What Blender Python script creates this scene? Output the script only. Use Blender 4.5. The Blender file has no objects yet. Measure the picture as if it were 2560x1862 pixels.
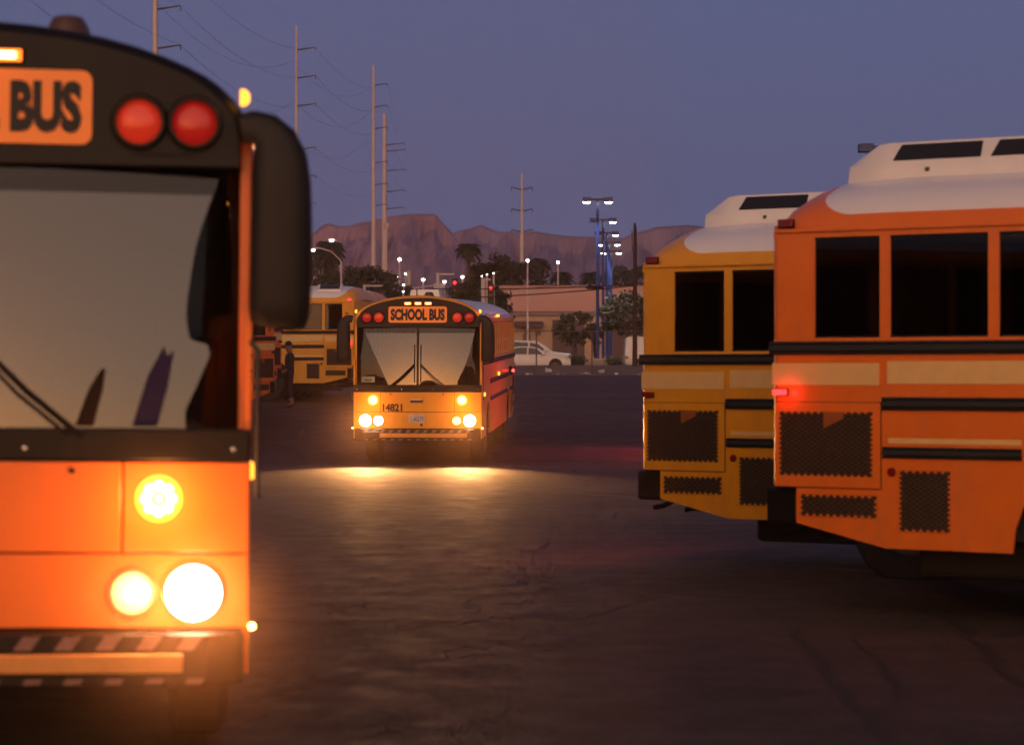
import bpy, bmesh, math, random
from mathutils import Vector, Matrix, noise

random.seed(7)
R = math.radians
sc = bpy.context.scene
COL = sc.collection
HC = 1.77            # eye height over the lot
F = 6044.0           # focal length in photo pixels (85 mm on a 36 mm sensor, 2560 px wide)

# ------------------------------------------------------------------ camera, sky, sun, exposure
cd = bpy.data.cameras.new('camera')
cam = bpy.data.objects.new('camera', cd); COL.objects.link(cam)
cam.location = (0, 0, HC); cam.rotation_euler = (R(90), 0, 0)
cd.sensor_width = 36.0; cd.lens = 85.0
cd.clip_start = 0.1; cd.clip_end = 12000
cd.dof.use_dof = True; cd.dof.focus_distance = 45.0; cd.dof.aperture_fstop = 2.8; cd.dof.aperture_blades = 9
sc.camera = cam

SUN_EL, SUN_AZ = 2.4, 187.0          # the sun has just gone down behind the camera
w = bpy.data.worlds.new('World'); sc.world = w; w.use_nodes = True
wn = w.node_tree; wn.nodes.clear(); WN = wn.nodes.new; WL = wn.links.new
sky = WN('ShaderNodeTexSky'); sky.sky_type = 'NISHITA'; sky.sun_disc = False
sky.sun_elevation = R(SUN_EL); sky.sun_rotation = R(SUN_AZ)
sky.air_density = 1.0; sky.dust_density = 1.5; sky.ozone_density = 1.0; sky.altitude = 600
glow = WN('ShaderNodeVectorMath'); glow.operation = 'MULTIPLY'; glow.inputs[1].default_value = (.150, .110, .115); WL(sky.outputs[0], glow.inputs[0])
tcw = WN('ShaderNodeTexCoord'); sepw = WN('ShaderNodeSeparateXYZ'); WL(tcw.outputs['Generated'], sepw.inputs[0])
ramp = WN('ShaderNodeValToRGB'); cr = ramp.color_ramp          # dusk blue away from the sun, over height
cr.elements[0].position = 0.0; cr.elements[0].color = (.130, .124, .246, 1)
cr.elements[1].position = 1.0; cr.elements[1].color = (.045, .052, .125, 1)
e = cr.elements.new(.06); e.color = (.119, .131, .266, 1)
e = cr.elements.new(.16); e.color = (.104, .129, .266, 1)
e = cr.elements.new(.45); e.color = (.066, .078, .175, 1)
WL(sepw.outputs['Z'], ramp.inputs[0])
dot = WN('ShaderNodeVectorMath'); dot.operation = 'DOT_PRODUCT'; WL(tcw.outputs['Generated'], dot.inputs[0])
dot.inputs[1].default_value = (math.sin(R(SUN_AZ)), math.cos(R(SUN_AZ)), 0)
fac = WN('ShaderNodeMapRange'); fac.interpolation_type = 'SMOOTHSTEP'; WL(dot.outputs['Value'], fac.inputs[0])
fac.inputs[1].default_value = -.35; fac.inputs[2].default_value = .75
mixw = WN('ShaderNodeMix'); mixw.data_type = 'RGBA'; WL(fac.outputs[0], mixw.inputs[0]); WL(ramp.outputs[0], mixw.inputs[6]); WL(glow.outputs[0], mixw.inputs[7])
bg = WN('ShaderNodeBackground'); bg.inputs[1].default_value = 1.0; wo = WN('ShaderNodeOutputWorld')
WL(mixw.outputs[2], bg.inputs[0]); WL(bg.outputs[0], wo.inputs[0])

sl = bpy.data.lights.new('sun', 'SUN'); sl.energy = 1.5; sl.angle = R(90); sl.color = (1.0, 0.62, 0.42)   # what is left of the afterglow
so = bpy.data.objects.new('sun', sl); COL.objects.link(so)
_az = R(SUN_AZ); _el = R(8)
so.rotation_euler = Vector((math.sin(_az) * math.cos(_el), math.cos(_az) * math.cos(_el), math.sin(_el))).to_track_quat('Z', 'Y').to_euler()

sc.view_settings.view_transform = 'Standard'; sc.view_settings.look = 'None'
sc.view_settings.exposure = 0.0; sc.view_settings.gamma = 1.0; sc.view_settings.use_curve_mapping = False
sc.render.engine = 'CYCLES'
cy = sc.cycles
cy.use_denoising = True
try: cy.denoiser = 'OPENIMAGEDENOISE'
except Exception: pass
cy.max_bounces = 4; cy.diffuse_bounces = 1; cy.glossy_bounces = 2; cy.transparent_max_bounces = 8; cy.volume_bounces = 0
cy.transmission_bounces = 3
cy.sample_clamp_indirect = 4.0; cy.caustics_reflective = False; cy.caustics_refractive = False
cy.use_light_tree = True
cy.use_adaptive_sampling = True; cy.adaptive_threshold = .05; cy.adaptive_min_samples = 12; cy.light_sampling_threshold = .03

# ------------------------------------------------------------------ helpers
def px(x, y, d):
    """the point d metres ahead that the photo shows at pixel (x, y)"""
    return Vector(((x - 1280) * d / F, d, HC - (y - 931) * d / F))

MATS = {}
def mat(name, col=(.5, .5, .5), rough=.5, metal=0., var=.12, scale=5., bump=0., bscale=60., spec=.5, coat=0., emit=None, es=0.):
    if name in MATS: return MATS[name]
    m = bpy.data.materials.new(name); m.use_nodes = True
    nt = m.node_tree; b = nt.nodes['Principled BSDF']
    b.inputs['Roughness'].default_value = rough; b.inputs['Metallic'].default_value = metal
    b.inputs['Specular IOR Level'].default_value = spec
    b.inputs['Coat Weight'].default_value = coat; b.inputs['Coat Roughness'].default_value = .08
    tc = nt.nodes.new('ShaderNodeTexCoord')
    n = nt.nodes.new('ShaderNodeTexNoise'); n.inputs['Scale'].default_value = scale; n.inputs['Detail'].default_value = 5
    n.inputs['Roughness'].default_value = .65
    nt.links.new(tc.outputs['Object'], n.inputs['Vector'])
    r = nt.nodes.new('ShaderNodeMapRange'); r.inputs['From Min'].default_value = .3; r.inputs['From Max'].default_value = .7
    r.inputs['To Min'].default_value = 1 - var; r.inputs['To Max'].default_value = 1 + var
    nt.links.new(n.outputs['Fac'], r.inputs['Value'])
    mx = nt.nodes.new('ShaderNodeVectorMath'); mx.operation = 'SCALE'
    mx.inputs[0].default_value = col[:3]
    nt.links.new(r.outputs['Result'], mx.inputs['Scale'])
    nt.links.new(mx.outputs['Vector'], b.inputs['Base Color'])
    if bump:
        n2 = nt.nodes.new('ShaderNodeTexNoise'); n2.inputs['Scale'].default_value = bscale; n2.inputs['Detail'].default_value = 3
        nt.links.new(tc.outputs['Object'], n2.inputs['Vector'])
        bp = nt.nodes.new('ShaderNodeBump'); bp.inputs['Strength'].default_value = bump; bp.inputs['Distance'].default_value = .02
        nt.links.new(n2.outputs['Fac'], bp.inputs['Height']); nt.links.new(bp.outputs[0], b.inputs['Normal'])
    if emit:
        b.inputs['Emission Color'].default_value = (*emit, 1); b.inputs['Emission Strength'].default_value = es
        m.cycles.emission_sampling = 'NONE'      # the lamp's own light object lights the place
    MATS[name] = m
    return m

def glass(name, tintc=(.1, .1, .1), ior=1.5, rough=.02):
    if name in MATS: return MATS[name]
    m = bpy.data.materials.new(name); m.use_nodes = True
    nt = m.node_tree; nt.nodes.clear()
    o = nt.nodes.new('ShaderNodeOutputMaterial')
    t = nt.nodes.new('ShaderNodeBsdfTransparent'); t.inputs[0].default_value = (*tintc, 1)
    g = nt.nodes.new('ShaderNodeBsdfGlossy'); g.inputs['Roughness'].default_value = rough; g.inputs[0].default_value = (1, 1, 1, 1)
    f = nt.nodes.new('ShaderNodeFresnel'); f.inputs[0].default_value = ior
    mx = nt.nodes.new('ShaderNodeMixShader')
    nt.links.new(f.outputs[0], mx.inputs[0]); nt.links.new(t.outputs[0], mx.inputs[1]); nt.links.new(g.outputs[0], mx.inputs[2])
    nt.links.new(mx.outputs[0], o.inputs[0])
    MATS[name] = m
    return m

class MB:
    """collects faces, then links them as one mesh object"""
    def __init__(s): s.v = []; s.f = []; s.mi = []
    def add(s, verts, faces, mi=0):
        o = len(s.v); s.v += [tuple(v) for v in verts]
        for f in faces: s.f.append(tuple(i + o for i in f)); s.mi.append(mi)
        return s
    def box(s, x0, x1, y0, y1, z0, z1, mi=0):
        v = [(x0, y0, z0), (x1, y0, z0), (x1, y1, z0), (x0, y1, z0), (x0, y0, z1), (x1, y0, z1), (x1, y1, z1), (x0, y1, z1)]
        return s.add(v, [(0, 3, 2, 1), (4, 5, 6, 7), (0, 1, 5, 4), (1, 2, 6, 5), (2, 3, 7, 6), (3, 0, 4, 7)], mi)
    def prism(s, pts, fa, fb, mi=0):
        """polygon pts (a, b) pushed out between two mappings fa(a, b), fb(a, b) -> xyz"""
        n = len(pts); v = [fa(*p) for p in pts] + [fb(*p) for p in pts]
        fs = [tuple(range(n - 1, -1, -1)), tuple(range(n, 2 * n))] + [(i, (i + 1) % n, n + (i + 1) % n, n + i) for i in range(n)]
        return s.add(v, fs, mi)
    def rings(s, rs, cap=True, mi=0, closed=True):
        n = len(rs[0]); v = [p for r in rs for p in r]; fs = []
        for k in range(len(rs) - 1):
            for i in range(n if closed else n - 1):
                j = (i + 1) % n
                fs.append((k * n + i, k * n + j, (k + 1) * n + j, (k + 1) * n + i))
        if cap: fs.append(tuple(range(n - 1, -1, -1))); fs.append(tuple((len(rs) - 1) * n + i for i in range(n)))
        return s.add(v, fs, mi)
    def tube(s, path, rad, n=8, mi=0, cap=True):
        path = [Vector(p) for p in path]
        rad = rad if isinstance(rad, (list, tuple)) else [rad] * len(path)
        rs = []
        for i, p in enumerate(path):
            t = (path[min(i + 1, len(path) - 1)] - path[max(i - 1, 0)]).normalized()
            a = t.cross(Vector((0, 0, 1)))
            if a.length < .05: a = t.cross(Vector((1, 0, 0)))
            a.normalize(); b = t.cross(a)
            rs.append([p + a * math.cos(2 * math.pi * k / n) * rad[i] + b * math.sin(2 * math.pi * k / n) * rad[i] for k in range(n)])
        return s.rings(rs, cap, mi)
    def lathe(s, prof, c, axis='y', n=20, mi=0, cap=True):
        """prof: (radius, offset along the axis)"""
        rs = []
        for r, o in prof:
            ring = []
            for k in range(n):
                a = 2 * math.pi * k / n; ca, sa = math.cos(a) * r, math.sin(a) * r
                ring.append((c[0] + ca, c[1] + o, c[2] + sa) if axis == 'y' else (c[0] + o, c[1] + ca, c[2] + sa) if axis == 'x' else (c[0] + ca, c[1] + sa, c[2] + o))
            rs.append(ring)
        return s.rings(rs, cap, mi)
    def mesh(s, name, mats, smooth=False, bevel=0., seg=2, angle=40):
        me = bpy.data.meshes.new(name); me.from_pydata(s.v, [], s.f)
        mats = mats if isinstance(mats, (list, tuple)) else [mats]
        for m in mats: me.materials.append(m)
        me.polygons.foreach_set('material_index', s.mi)
        bm = bmesh.new(); bm.from_mesh(me)
        bmesh.ops.remove_doubles(bm, verts=bm.verts, dist=1e-5)
        bmesh.ops.recalc_face_normals(bm, faces=bm.faces)
        if bevel:
            es = [e for e in bm.edges if len(e.link_faces) == 2 and e.calc_face_angle(0) > R(30)]
            bmesh.ops.bevel(bm, geom=es, offset=bevel, segments=seg, profile=.5, affect='EDGES', clamp_overlap=True)
        if smooth:
            for f in bm.faces: f.smooth = True
            for e in bm.edges:
                if len(e.link_faces) == 2 and e.calc_face_angle(0) > R(angle): e.smooth = False
        bm.to_mesh(me); bm.free()
        return me
    def build(s, name, mats, parent=None, **k):
        return link(name, s.mesh(name, mats, **k), parent)

def link(name, me, parent=None, loc=None, rot=None):
    o = bpy.data.objects.new(name, me); COL.objects.link(o)
    if parent is not None: o.parent = parent
    if loc is not None: o.location = loc
    if rot is not None: o.rotation_euler = rot
    return o

def tag(o, label=None, cat=None, group=None, kind=None):
    if label: o['label'] = label
    if cat: o['category'] = cat
    if group: o['group'] = group
    if kind: o['kind'] = kind
    return o

def thing(name, loc, label, cat, group=None, rz=0.):
    e = bpy.data.objects.new(name, None); COL.objects.link(e)
    e.location = loc; e.rotation_euler = (0, 0, rz); e.empty_display_size = .2
    return tag(e, label, cat, group)

def text_mesh(key, s, w, h, m, bold=.02, depth=.004):
    """letters w wide and h high, standing in the xz plane, centred on the origin, facing -y"""
    cu = bpy.data.curves.new(key, 'FONT'); cu.body = s; cu.offset = bold; cu.resolution_u = 3
    ob = bpy.data.objects.new(key, cu); COL.objects.link(ob)
    dg = bpy.context.evaluated_depsgraph_get()
    me0 = bpy.data.meshes.new_from_object(ob.evaluated_get(dg))
    vs = [v.co.copy() for v in me0.vertices]; fs = [tuple(p.vertices) for p in me0.polygons]
    bpy.data.objects.remove(ob); bpy.data.meshes.remove(me0); bpy.data.curves.remove(cu)
    x0, x1 = min(v.x for v in vs), max(v.x for v in vs); y0, y1 = min(v.y for v in vs), max(v.y for v in vs)
    me = bpy.data.meshes.new(key)
    me.from_pydata([((v.x - (x0 + x1) / 2) * w / (x1 - x0), -depth, (v.y - (y0 + y1) / 2) * h / (y1 - y0)) for v in vs], [], fs)
    me.materials.append(m)
    return me

def lamp(name, kind, parent, loc, energy, color, size=.1, rot=None, spot=None, blend=.5):
    l = bpy.data.lights.new(name, kind); l.energy = energy; l.color = color
    if kind == 'SPOT': l.spot_size = R(spot); l.spot_blend = blend; l.shadow_soft_size = size
    elif kind == 'POINT': l.shadow_soft_size = size
    elif kind == 'AREA': l.shape = 'DISK'; l.size = size
    o = bpy.data.objects.new(name, l); COL.objects.link(o); o.parent = parent; o.location = loc
    if rot is not None: o.rotation_euler = rot
    return o

# ------------------------------------------------------------------ materials
def paint_roof(name, yel):
    """school bus yellow with the white roof field, its ends rounded (UV: distance from the rear, arc from the crown)"""
    m = mat(name, yel, .32, var=.06, scale=2.5, coat=.3)
    nt = m.node_tree; b = nt.nodes['Principled BSDF']
    uv = nt.nodes.new('ShaderNodeUVMap'); uv.uv_map = 'UVMap'
    sx = nt.nodes.new('ShaderNodeSeparateXYZ'); nt.links.new(uv.outputs[0], sx.inputs[0])
    def mth(op, a, b_=None):
        n = nt.nodes.new('ShaderNodeMath'); n.operation = op
        for i, v in enumerate((a, b_)):
            if v is None: continue
            if isinstance(v, (int, float)): n.inputs[i].default_value = v
            else: nt.links.new(v, n.inputs[i])
        return n.outputs[0]
    U0, U1, V, RR = .33, 11.62, 1.235, .30
    qx = mth('SUBTRACT', mth('ABSOLUTE', mth('SUBTRACT', sx.outputs[0], (U0 + U1) / 2)), (U1 - U0) / 2 - RR)
    qy = mth('SUBTRACT', mth('ABSOLUTE', sx.outputs[1]), V - RR)
    mx_, my_ = mth('MAXIMUM', qx, 0.), mth('MAXIMUM', qy, 0.)
    d = mth('SQRT', mth('ADD', mth('MULTIPLY', mx_, mx_), mth('MULTIPLY', my_, my_)))
    fac = mth('LESS_THAN', d, RR)
    src = b.inputs['Base Color'].links[0].from_socket
    mix = nt.nodes.new('ShaderNodeMix'); mix.data_type = 'RGBA'
    nt.links.new(fac, mix.inputs[0]); nt.links.new(src, mix.inputs[6]); mix.inputs[7].default_value = (.84, .81, .80, 1)
    nt.links.new(mix.outputs[2], b.inputs['Base Color'])
    return m

def grime(m):
    """faint vertical dirt streaks and dust on paint"""
    nt = m.node_tree; b = nt.nodes['Principled BSDF']; src = b.inputs['Base Color'].links[0].from_socket
    tc = nt.nodes.new('ShaderNodeTexCoord'); mp = nt.nodes.new('ShaderNodeMapping'); mp.inputs['Scale'].default_value = (4, 4, .9)
    n = nt.nodes.new('ShaderNodeTexNoise'); n.inputs['Scale'].default_value = 1.6; n.inputs['Detail'].default_value = 6; n.inputs['Roughness'].default_value = .7
    nt.links.new(tc.outputs['Object'], mp.inputs[0]); nt.links.new(mp.outputs[0], n.inputs['Vector'])
    r = nt.nodes.new('ShaderNodeMapRange'); r.inputs[1].default_value = .48; r.inputs[2].default_value = .80; r.inputs[3].default_value = 0; r.inputs[4].default_value = .30
    nt.links.new(n.outputs['Fac'], r.inputs[0])
    mx = nt.nodes.new('ShaderNodeMix'); mx.data_type = 'RGBA'; nt.links.new(r.outputs[0], mx.inputs[0]); nt.links.new(src, mx.inputs[6]); mx.inputs[7].default_value = (.30, .16, .06, 1)
    nt.links.new(mx.outputs[2], b.inputs['Base Color'])
    r2 = nt.nodes.new('ShaderNodeMapRange'); r2.inputs[1].default_value = .35; r2.inputs[2].default_value = .75; r2.inputs[3].default_value = .28; r2.inputs[4].default_value = .55
    nt.links.new(n.outputs['Fac'], r2.inputs[0]); nt.links.new(r2.outputs[0], b.inputs['Roughness'])
    return m
YEL = (.80, .345, .016); YEL_RED_LIGHT = (.80, .178, .020)  # second tone: the yellow with red lamp light mixed into the colour
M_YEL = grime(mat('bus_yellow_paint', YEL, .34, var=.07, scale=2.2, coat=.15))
M_YEL_RED_LIGHT = grime(mat('bus_yellow_in_red_light', YEL_RED_LIGHT, .34, var=.07, scale=2.2, coat=.15))
M_BLK = mat('black_paint', (.008, .007, .007), .42, var=.2, spec=.22)
M_RUB = mat('black_rubber', (.018, .018, .019), .6, var=.2)
M_WHT = mat('white_fibreglass', (.82, .79, .76), .4, var=.04)
M_VENT = mat('vent_black', (.016, .014, .014), .55)
M_REFL = mat('reflective_yellow_tape', (.80, .52, .20), .45, var=.05, scale=9)
M_CHR = mat('chrome', (.75, .74, .72), .15, metal=1., var=.03)
M_DRK = mat('underbody_black', (.010, .009, .009), .8)
M_MESH = mat('expanded_metal_brown', (.055, .026, .010), .55, var=.3, scale=12)
M_TYRE = mat('tyre_rubber', (.014, .013, .013), .85, bump=.2, bscale=30)
M_RIM = mat('rim_steel', (.07, .065, .06), .5, metal=.6)
M_REDL = mat('red_lens', (.20, .008, .008), .25)
M_REDLIT = mat('red_lens_lit', (.5, .01, .01), .3, emit=(1, .025, .025), es=5.)
M_REDHOT = mat('brake_lens_lit', (.5, .01, .01), .3, emit=(1, .02, .02), es=14.)
M_AMBLIT = mat('amber_lens_lit', (.7, .25, .02), .3, emit=(1, .36, .03), es=3.2)
M_AMBHOT = mat('amber_led_lit', (.7, .3, .02), .3, emit=(1, .55, .12), es=22.)
M_WARM = mat('headlight_lit', (.8, .8, .7), .2, emit=(1, .80, .50), es=60.)
M_WARM2 = mat('headlight_low_lit', (.8, .8, .7), .2, emit=(1, .46, .09), es=1.7)
M_WARNR = mat('warning_red_lens', (.42, .012, .012), .22, emit=(1, .03, .02), es=.16)
M_WARNA = mat('warning_amber_lens', (.50, .022, .010), .22, emit=(1, .055, .02), es=.30)
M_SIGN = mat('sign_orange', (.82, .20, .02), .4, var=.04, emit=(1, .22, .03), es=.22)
M_LET = mat('lettering_black', (.010, .008, .008), .6)
M_WSH = glass('windshield_glass', (.055, .052, .05), 1.95)
M_WSHT = glass('windshield_tint_band', (.10, .09, .10), 1.5)
M_WIN = glass('window_tint', (.32, .32, .32), 1.5)
M_INT = mat('interior_dark', (.035, .033, .030), .7)
M_SEAT = mat('seat_vinyl', (.030, .034, .036), .55)

# ------------------------------------------------------------------ ground
GP = [(-600, 0), (42, 0), (47.5, .03), (54.3, .19), (57, .40), (62, .74), (67.5, .96), (90, 1.30), (129, 1.62), (133, 1.72), (137.5, 2.20), (139.5, 2.18),
      (141.5, 1.86), (160, 1.90), (230, 2.3), (400, 3.5), (800, 9), (1200, 18), (4000, 60), (9000, 60)]
def gz(y):
    for (a, za), (b, zb) in zip(GP, GP[1:]):
        if a <= y <= b:
            t = (y - a) / (b - a)
            return za + (zb - za) * t
    return GP[-1][1]

def sheet(name, xs, ys, dz, m, lip=0.):
    mb = MB(); nx = len(xs)
    vs = [(x, y, gz(y) + dz) for y in ys for x in xs]
    fs = [(j * nx + i, j * nx + i + 1, (j + 1) * nx + i + 1, (j + 1) * nx + i) for j in range(len(ys) - 1) for i in range(nx - 1)]
    mb.add(vs, fs)
    o = mb.build(name, m, smooth=True)
    return tag(o, kind='structure')

def asphalt():
    m = bpy.data.materials.new('asphalt'); m.use_nodes = True
    nt = m.node_tree; b = nt.nodes['Principled BSDF']; N = nt.nodes.new; L = nt.links.new
    tc = N('ShaderNodeTexCoord')
    def nz(scale, detail=5, rough=.6, sx=1, sy=1):
        mp = N('ShaderNodeMapping'); mp.inputs['Scale'].default_value = (sx, sy, 1); L(tc.outputs['Object'], mp.inputs[0])
        n = N('ShaderNodeTexNoise'); n.inputs['Scale'].default_value = scale; n.inputs['Detail'].default_value = detail; n.inputs['Roughness'].default_value = rough
        L(mp.outputs[0], n.inputs['Vector']); return n
    def rng(sock, a, b_, c, d):
        r = N('ShaderNodeMapRange'); L(sock, r.inputs[0])
        for i, v in zip((1, 2, 3, 4), (a, b_, c, d)): r.inputs[i].default_value = v
        return r.outputs[0]
    def mul(a, c):
        n = N('ShaderNodeMath'); n.operation = 'MULTIPLY'; L(a, n.inputs[0])
        if isinstance(c, float): n.inputs[1].default_value = c
        else: L(c, n.inputs[1])
        return n.outputs[0]
    big = rng(nz(.35, 6, .6).outputs[0], .35, .68, .70, 1.22)          # worn and patched areas
    band = rng(nz(.16, 6, .6, .6, 1.3).outputs[0], .40, .60, .70, 1.25)   # rolled lanes across the lot
    fine = rng(nz(30, 4, .8).outputs[0], .32, .68, .45, 1.6)              # aggregate
    mid = rng(nz(4.5, 6, .7).outputs[0], .3, .7, .88, 1.12)
    # cracks: warped cell edges
    wv = nz(.6, 4, .6); sc_ = N('ShaderNodeVectorMath'); sc_.operation = 'MULTIPLY_ADD'
    L(wv.outputs['Color'], sc_.inputs[0]); sc_.inputs[1].default_value = (2.2, 2.2, 0); L(tc.outputs['Object'], sc_.inputs[2])
    vo = N('ShaderNodeTexVoronoi'); vo.feature = 'DISTANCE_TO_EDGE'; vo.inputs['Scale'].default_value = .17
    L(sc_.outputs[0], vo.inputs['Vector'])
    wid = rng(nz(.5, 3).outputs[0], .45, .65, .0004, .007)
    lt = N('ShaderNodeMath'); lt.operation = 'DIVIDE'; L(vo.outputs['Distance'], lt.inputs[0]); L(wid, lt.inputs[1])
    crack = rng(lt.outputs[0], .5, 1.2, .25, 1.)
    tot = mul(mul(mul(mul(big, band), fine), mid), crack)
    col = N('ShaderNodeVectorMath'); col.operation = 'SCALE'; col.inputs[0].default_value = (.058, .038, .033); L(tot, col.inputs['Scale'])
    L(col.outputs[0], b.inputs['Base Color'])
    ro = rng(nz(2.2, 6, .7).outputs[0], .3, .7, .60, .88); L(ro, b.inputs['Roughness'])
    b.inputs['Specular IOR Level'].default_value = .26
    bp = N('ShaderNodeBump'); bp.inputs['Strength'].default_value = .4; bp.inputs['Distance'].default_value = .005
    add = N('ShaderNodeMath'); add.operation = 'MULTIPLY_ADD'; L(nz(26, 4, .75).outputs[0], add.inputs[0]); add.inputs[1].default_value = .9; L(nz(70, 3, .7).outputs[0], add.inputs[2])
    ad2 = N('ShaderNodeMath'); ad2.operation = 'MULTIPLY_ADD'; L(crack, ad2.inputs[0]); ad2.inputs[1].default_value = .4; L(add.outputs[0], ad2.inputs[2])
    L(ad2.outputs[0], bp.inputs['Height']); L(bp.outputs[0], b.inputs['Normal'])
    return m

M_ASPH = asphalt()
M_DIRT = mat('desert_dirt', (.17, .115, .09), .9, var=.3, scale=.8, bump=.5, bscale=8)
ys = [-500, -200, -60, 0, 20, 40] + [42 + i for i in range(0, 30)] + [75, 80, 90, 100, 110, 120, 126] + [128 + .5 * i for i in range(0, 30)] + [145, 160, 200, 230, 300, 400, 600, 800, 1000, 1200, 1600, 2200, 3000, 4000, 6000]
sheet('ground', [-4000, -1500, -500, -150, -60, -20, 0, 20, 60, 150, 500, 1500, 4000], ys, -.02, M_DIRT)
sheet('parking_lot', [-90, -40, -15, 0, 15, 40, 90], [-80, -30, 0, 20, 40] + [42 + i for i in range(0, 30)] + [75, 80, 90, 100, 110, 120, 129], .004, M_ASPH)
M_ROAD = mat('road_asphalt', (.05, .045, .045), .8, var=.2, scale=.6)
sheet('street', [-200, -60, -20, 0, 20, 60, 200], [141.8, 145, 160, 175, 222], .004, M_ROAD)

# cracks sealed with tar and worn painted lines, laid on the lot
def gp(x, y_):
    d = HC * F / (y_ - 931.); return Vector(((x - 1280) * d / F, d, 0))
def strip(name, pts, w_, m, dz, wob, seed):
    rnd = random.Random(seed); P_ = [gp(*p) for p in pts]; fine = []
    for a, b in zip(P_, P_[1:]):
        n = max(2, int((b - a).length / .12))
        fine += [a.lerp(b, k / n) for k in range(n)]
    fine.append(P_[-1]); mb = MB(); L_ = []; n = len(fine)
    for i, p in enumerate(fine):
        t_ = (fine[min(i + 1, n - 1)] - fine[max(i - 1, 0)]).normalized(); nr = Vector((-t_.y, t_.x, 0))
        o = noise.noise(Vector((i * .23, seed, 0))) * wob + noise.noise(Vector((i * .9, seed, 2))) * wob * .4
        hw = w_ * (.5 + .5 * abs(noise.noise(Vector((i * .31, seed, 5)))) * 1.6) * min(1, (i + .4) / 5, (n - i) / 5)
        L_ += [p + nr * (o + hw), p + nr * (o - hw)]
    mb.add([(v.x, v.y, dz) for v in L_], [(2 * i, 2 * i + 1, 2 * i + 3, 2 * i + 2) for i in range(n - 1)])
    return mb.build(name, m, LOT)
LOT = bpy.data.objects['parking_lot']
M_TAR = mat('tar_seal', (.012, .010, .010), .7, var=.4, scale=6, bump=.5); M_LINE = mat('worn_line_paint', (.15, .125, .105), .85, var=.6, scale=7, bump=.4)
for k, (pts, w_, wob) in enumerate((([(1975, 1565), (2050, 1660), (2120, 1745), (2235, 1870)], .05, .07), ([(2290, 1490), (2395, 1570), (2450, 1610), (2500, 1665), (2580, 1730)], .06, .08), ([(1120, 1565), (1250, 1536), (1450, 1545), (1545, 1520), (1650, 1492)], .03, .06),
        ([(690, 1508), (900, 1514), (1050, 1518), (1195, 1520)], .03, .05), ([(850, 1246), (1000, 1249), (1150, 1252), (1330, 1249)], .03, .08), ([(1070, 1297), (1180, 1300), (1290, 1299), (1420, 1305)], .03, .08), ([(1040, 1440), (1150, 1447), (1230, 1450)], .025, .05),
        ([(2140, 1600), (2215, 1680), (2260, 1760)], .03, .06), ([(1700, 1700), (1900, 1735), (2130, 1722)], .02, .05), ([(2440, 1600), (2530, 1585), (2600, 1560)], .03, .06))):
    strip('crack_seal', pts, w_, M_TAR, .008, wob, k + 1.3)
for k, (pts, w_) in enumerate((([(1390, 1229), (1500, 1238), (1610, 1246)], .06), ([(1560, 1480), (1760, 1497), (1950, 1505), (2080, 1506)], .025), ([(1900, 1408), (2100, 1423), (2300, 1440), (2520, 1445)], .04), ([(850, 1330), (950, 1331), (1000, 1331)], .05), ([(640, 1010), (720, 1004), (780, 1003)], .07), ([(680, 1052), (800, 1045), (870, 1042)], .05))):
    if pts[0][1] > 1100: strip('painted_line', pts, w_, M_LINE, .007, .02, k + 20.7)

# ------------------------------------------------------------------ buses
L_BUS = 11.9
PROFILE = [(0, 3.23), (.15, 3.226), (.3, 3.215), (.45, 3.197), (.6, 3.17), (.73, 3.136), (.85, 3.095), (.94, 3.058), (1.02, 3.018), (1.09, 2.967), (1.14, 2.918), (1.175, 2.866), (1.203, 2.81), (1.215, 2.765)]
FULL = [(-x, z) for x, z in PROFILE[::-1]] + PROFILE[1:]
def fy(z):
    return .0875 * max(0., z - 1.4)      # the front leans back above the sill

BC = {}
def part(name, key, parent, fn, loc=None, rot=None):
    """a part whose mesh is made once and shared by every bus that has it"""
    if key not in BC: BC[key] = fn()
    return link(name, BC[key], parent, loc, rot)

def roof_mesh(m, K=1.):
    secs = []
    for off, ws, hs in ((.0, .955, .90), (.012, .978, .945), (.035, .993, .985), (.08, 1, 1)):
        secs.append([(x * ws, fy(2.765 + (z - 2.765) * hs) + off, 2.765 + (z - 2.765) * hs) for x, z in FULL])
    for y in (.4, 1, 2, 4, 6, 8, 10, 10.8):
        secs.append([(x, y, 2.765 + (z - 2.765) * K) for x, z in FULL])
    for s_, ws, hs in ((.9, 1, 1), (.7, 1, .985), (.5, 1, .955), (.36, 1, .915), (.25, .999, .86), (.16, .996, .78), (.09, .988, .67), (.04, .975, .51), (.012, .958, .34), (0, .945, .2)):
        secs.append([(x * ws, L_BUS - s_, 2.765 + (z - 2.765) * hs * K) for x, z in FULL])
    n = len(FULL); vs = [p for r in secs for p in r]
    fs = [(k * n + i, k * n + i + 1, (k + 1) * n + i + 1, (k + 1) * n + i) for k in range(len(secs) - 1) for i in range(n - 1)]
    arc = [0.]
    for a, b in zip(FULL, FULL[1:]): arc.append(arc[-1] + math.dist(a, b))
    arc = [a - arc[n // 2] for a in arc]
    me = bpy.data.meshes.new('roof'); me.from_pydata(vs, [], fs); me.materials.append(m)
    uv = me.uv_layers.new(name='UVMap')
    for lp in me.loops: uv.data[lp.index].uv = (L_BUS - vs[lp.vertex_index][1], arc[lp.vertex_index % n])
    for p in me.polygons: p.use_smooth = True
    return me

WIN = [(.358, .868)] + [(.948 + .815 * i, 1.682 + .815 * i) for i in range(11)]
ZW0, ZW1 = 2.02, 2.746
R_AX, F_AX = 2.58, 9.95

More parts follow.
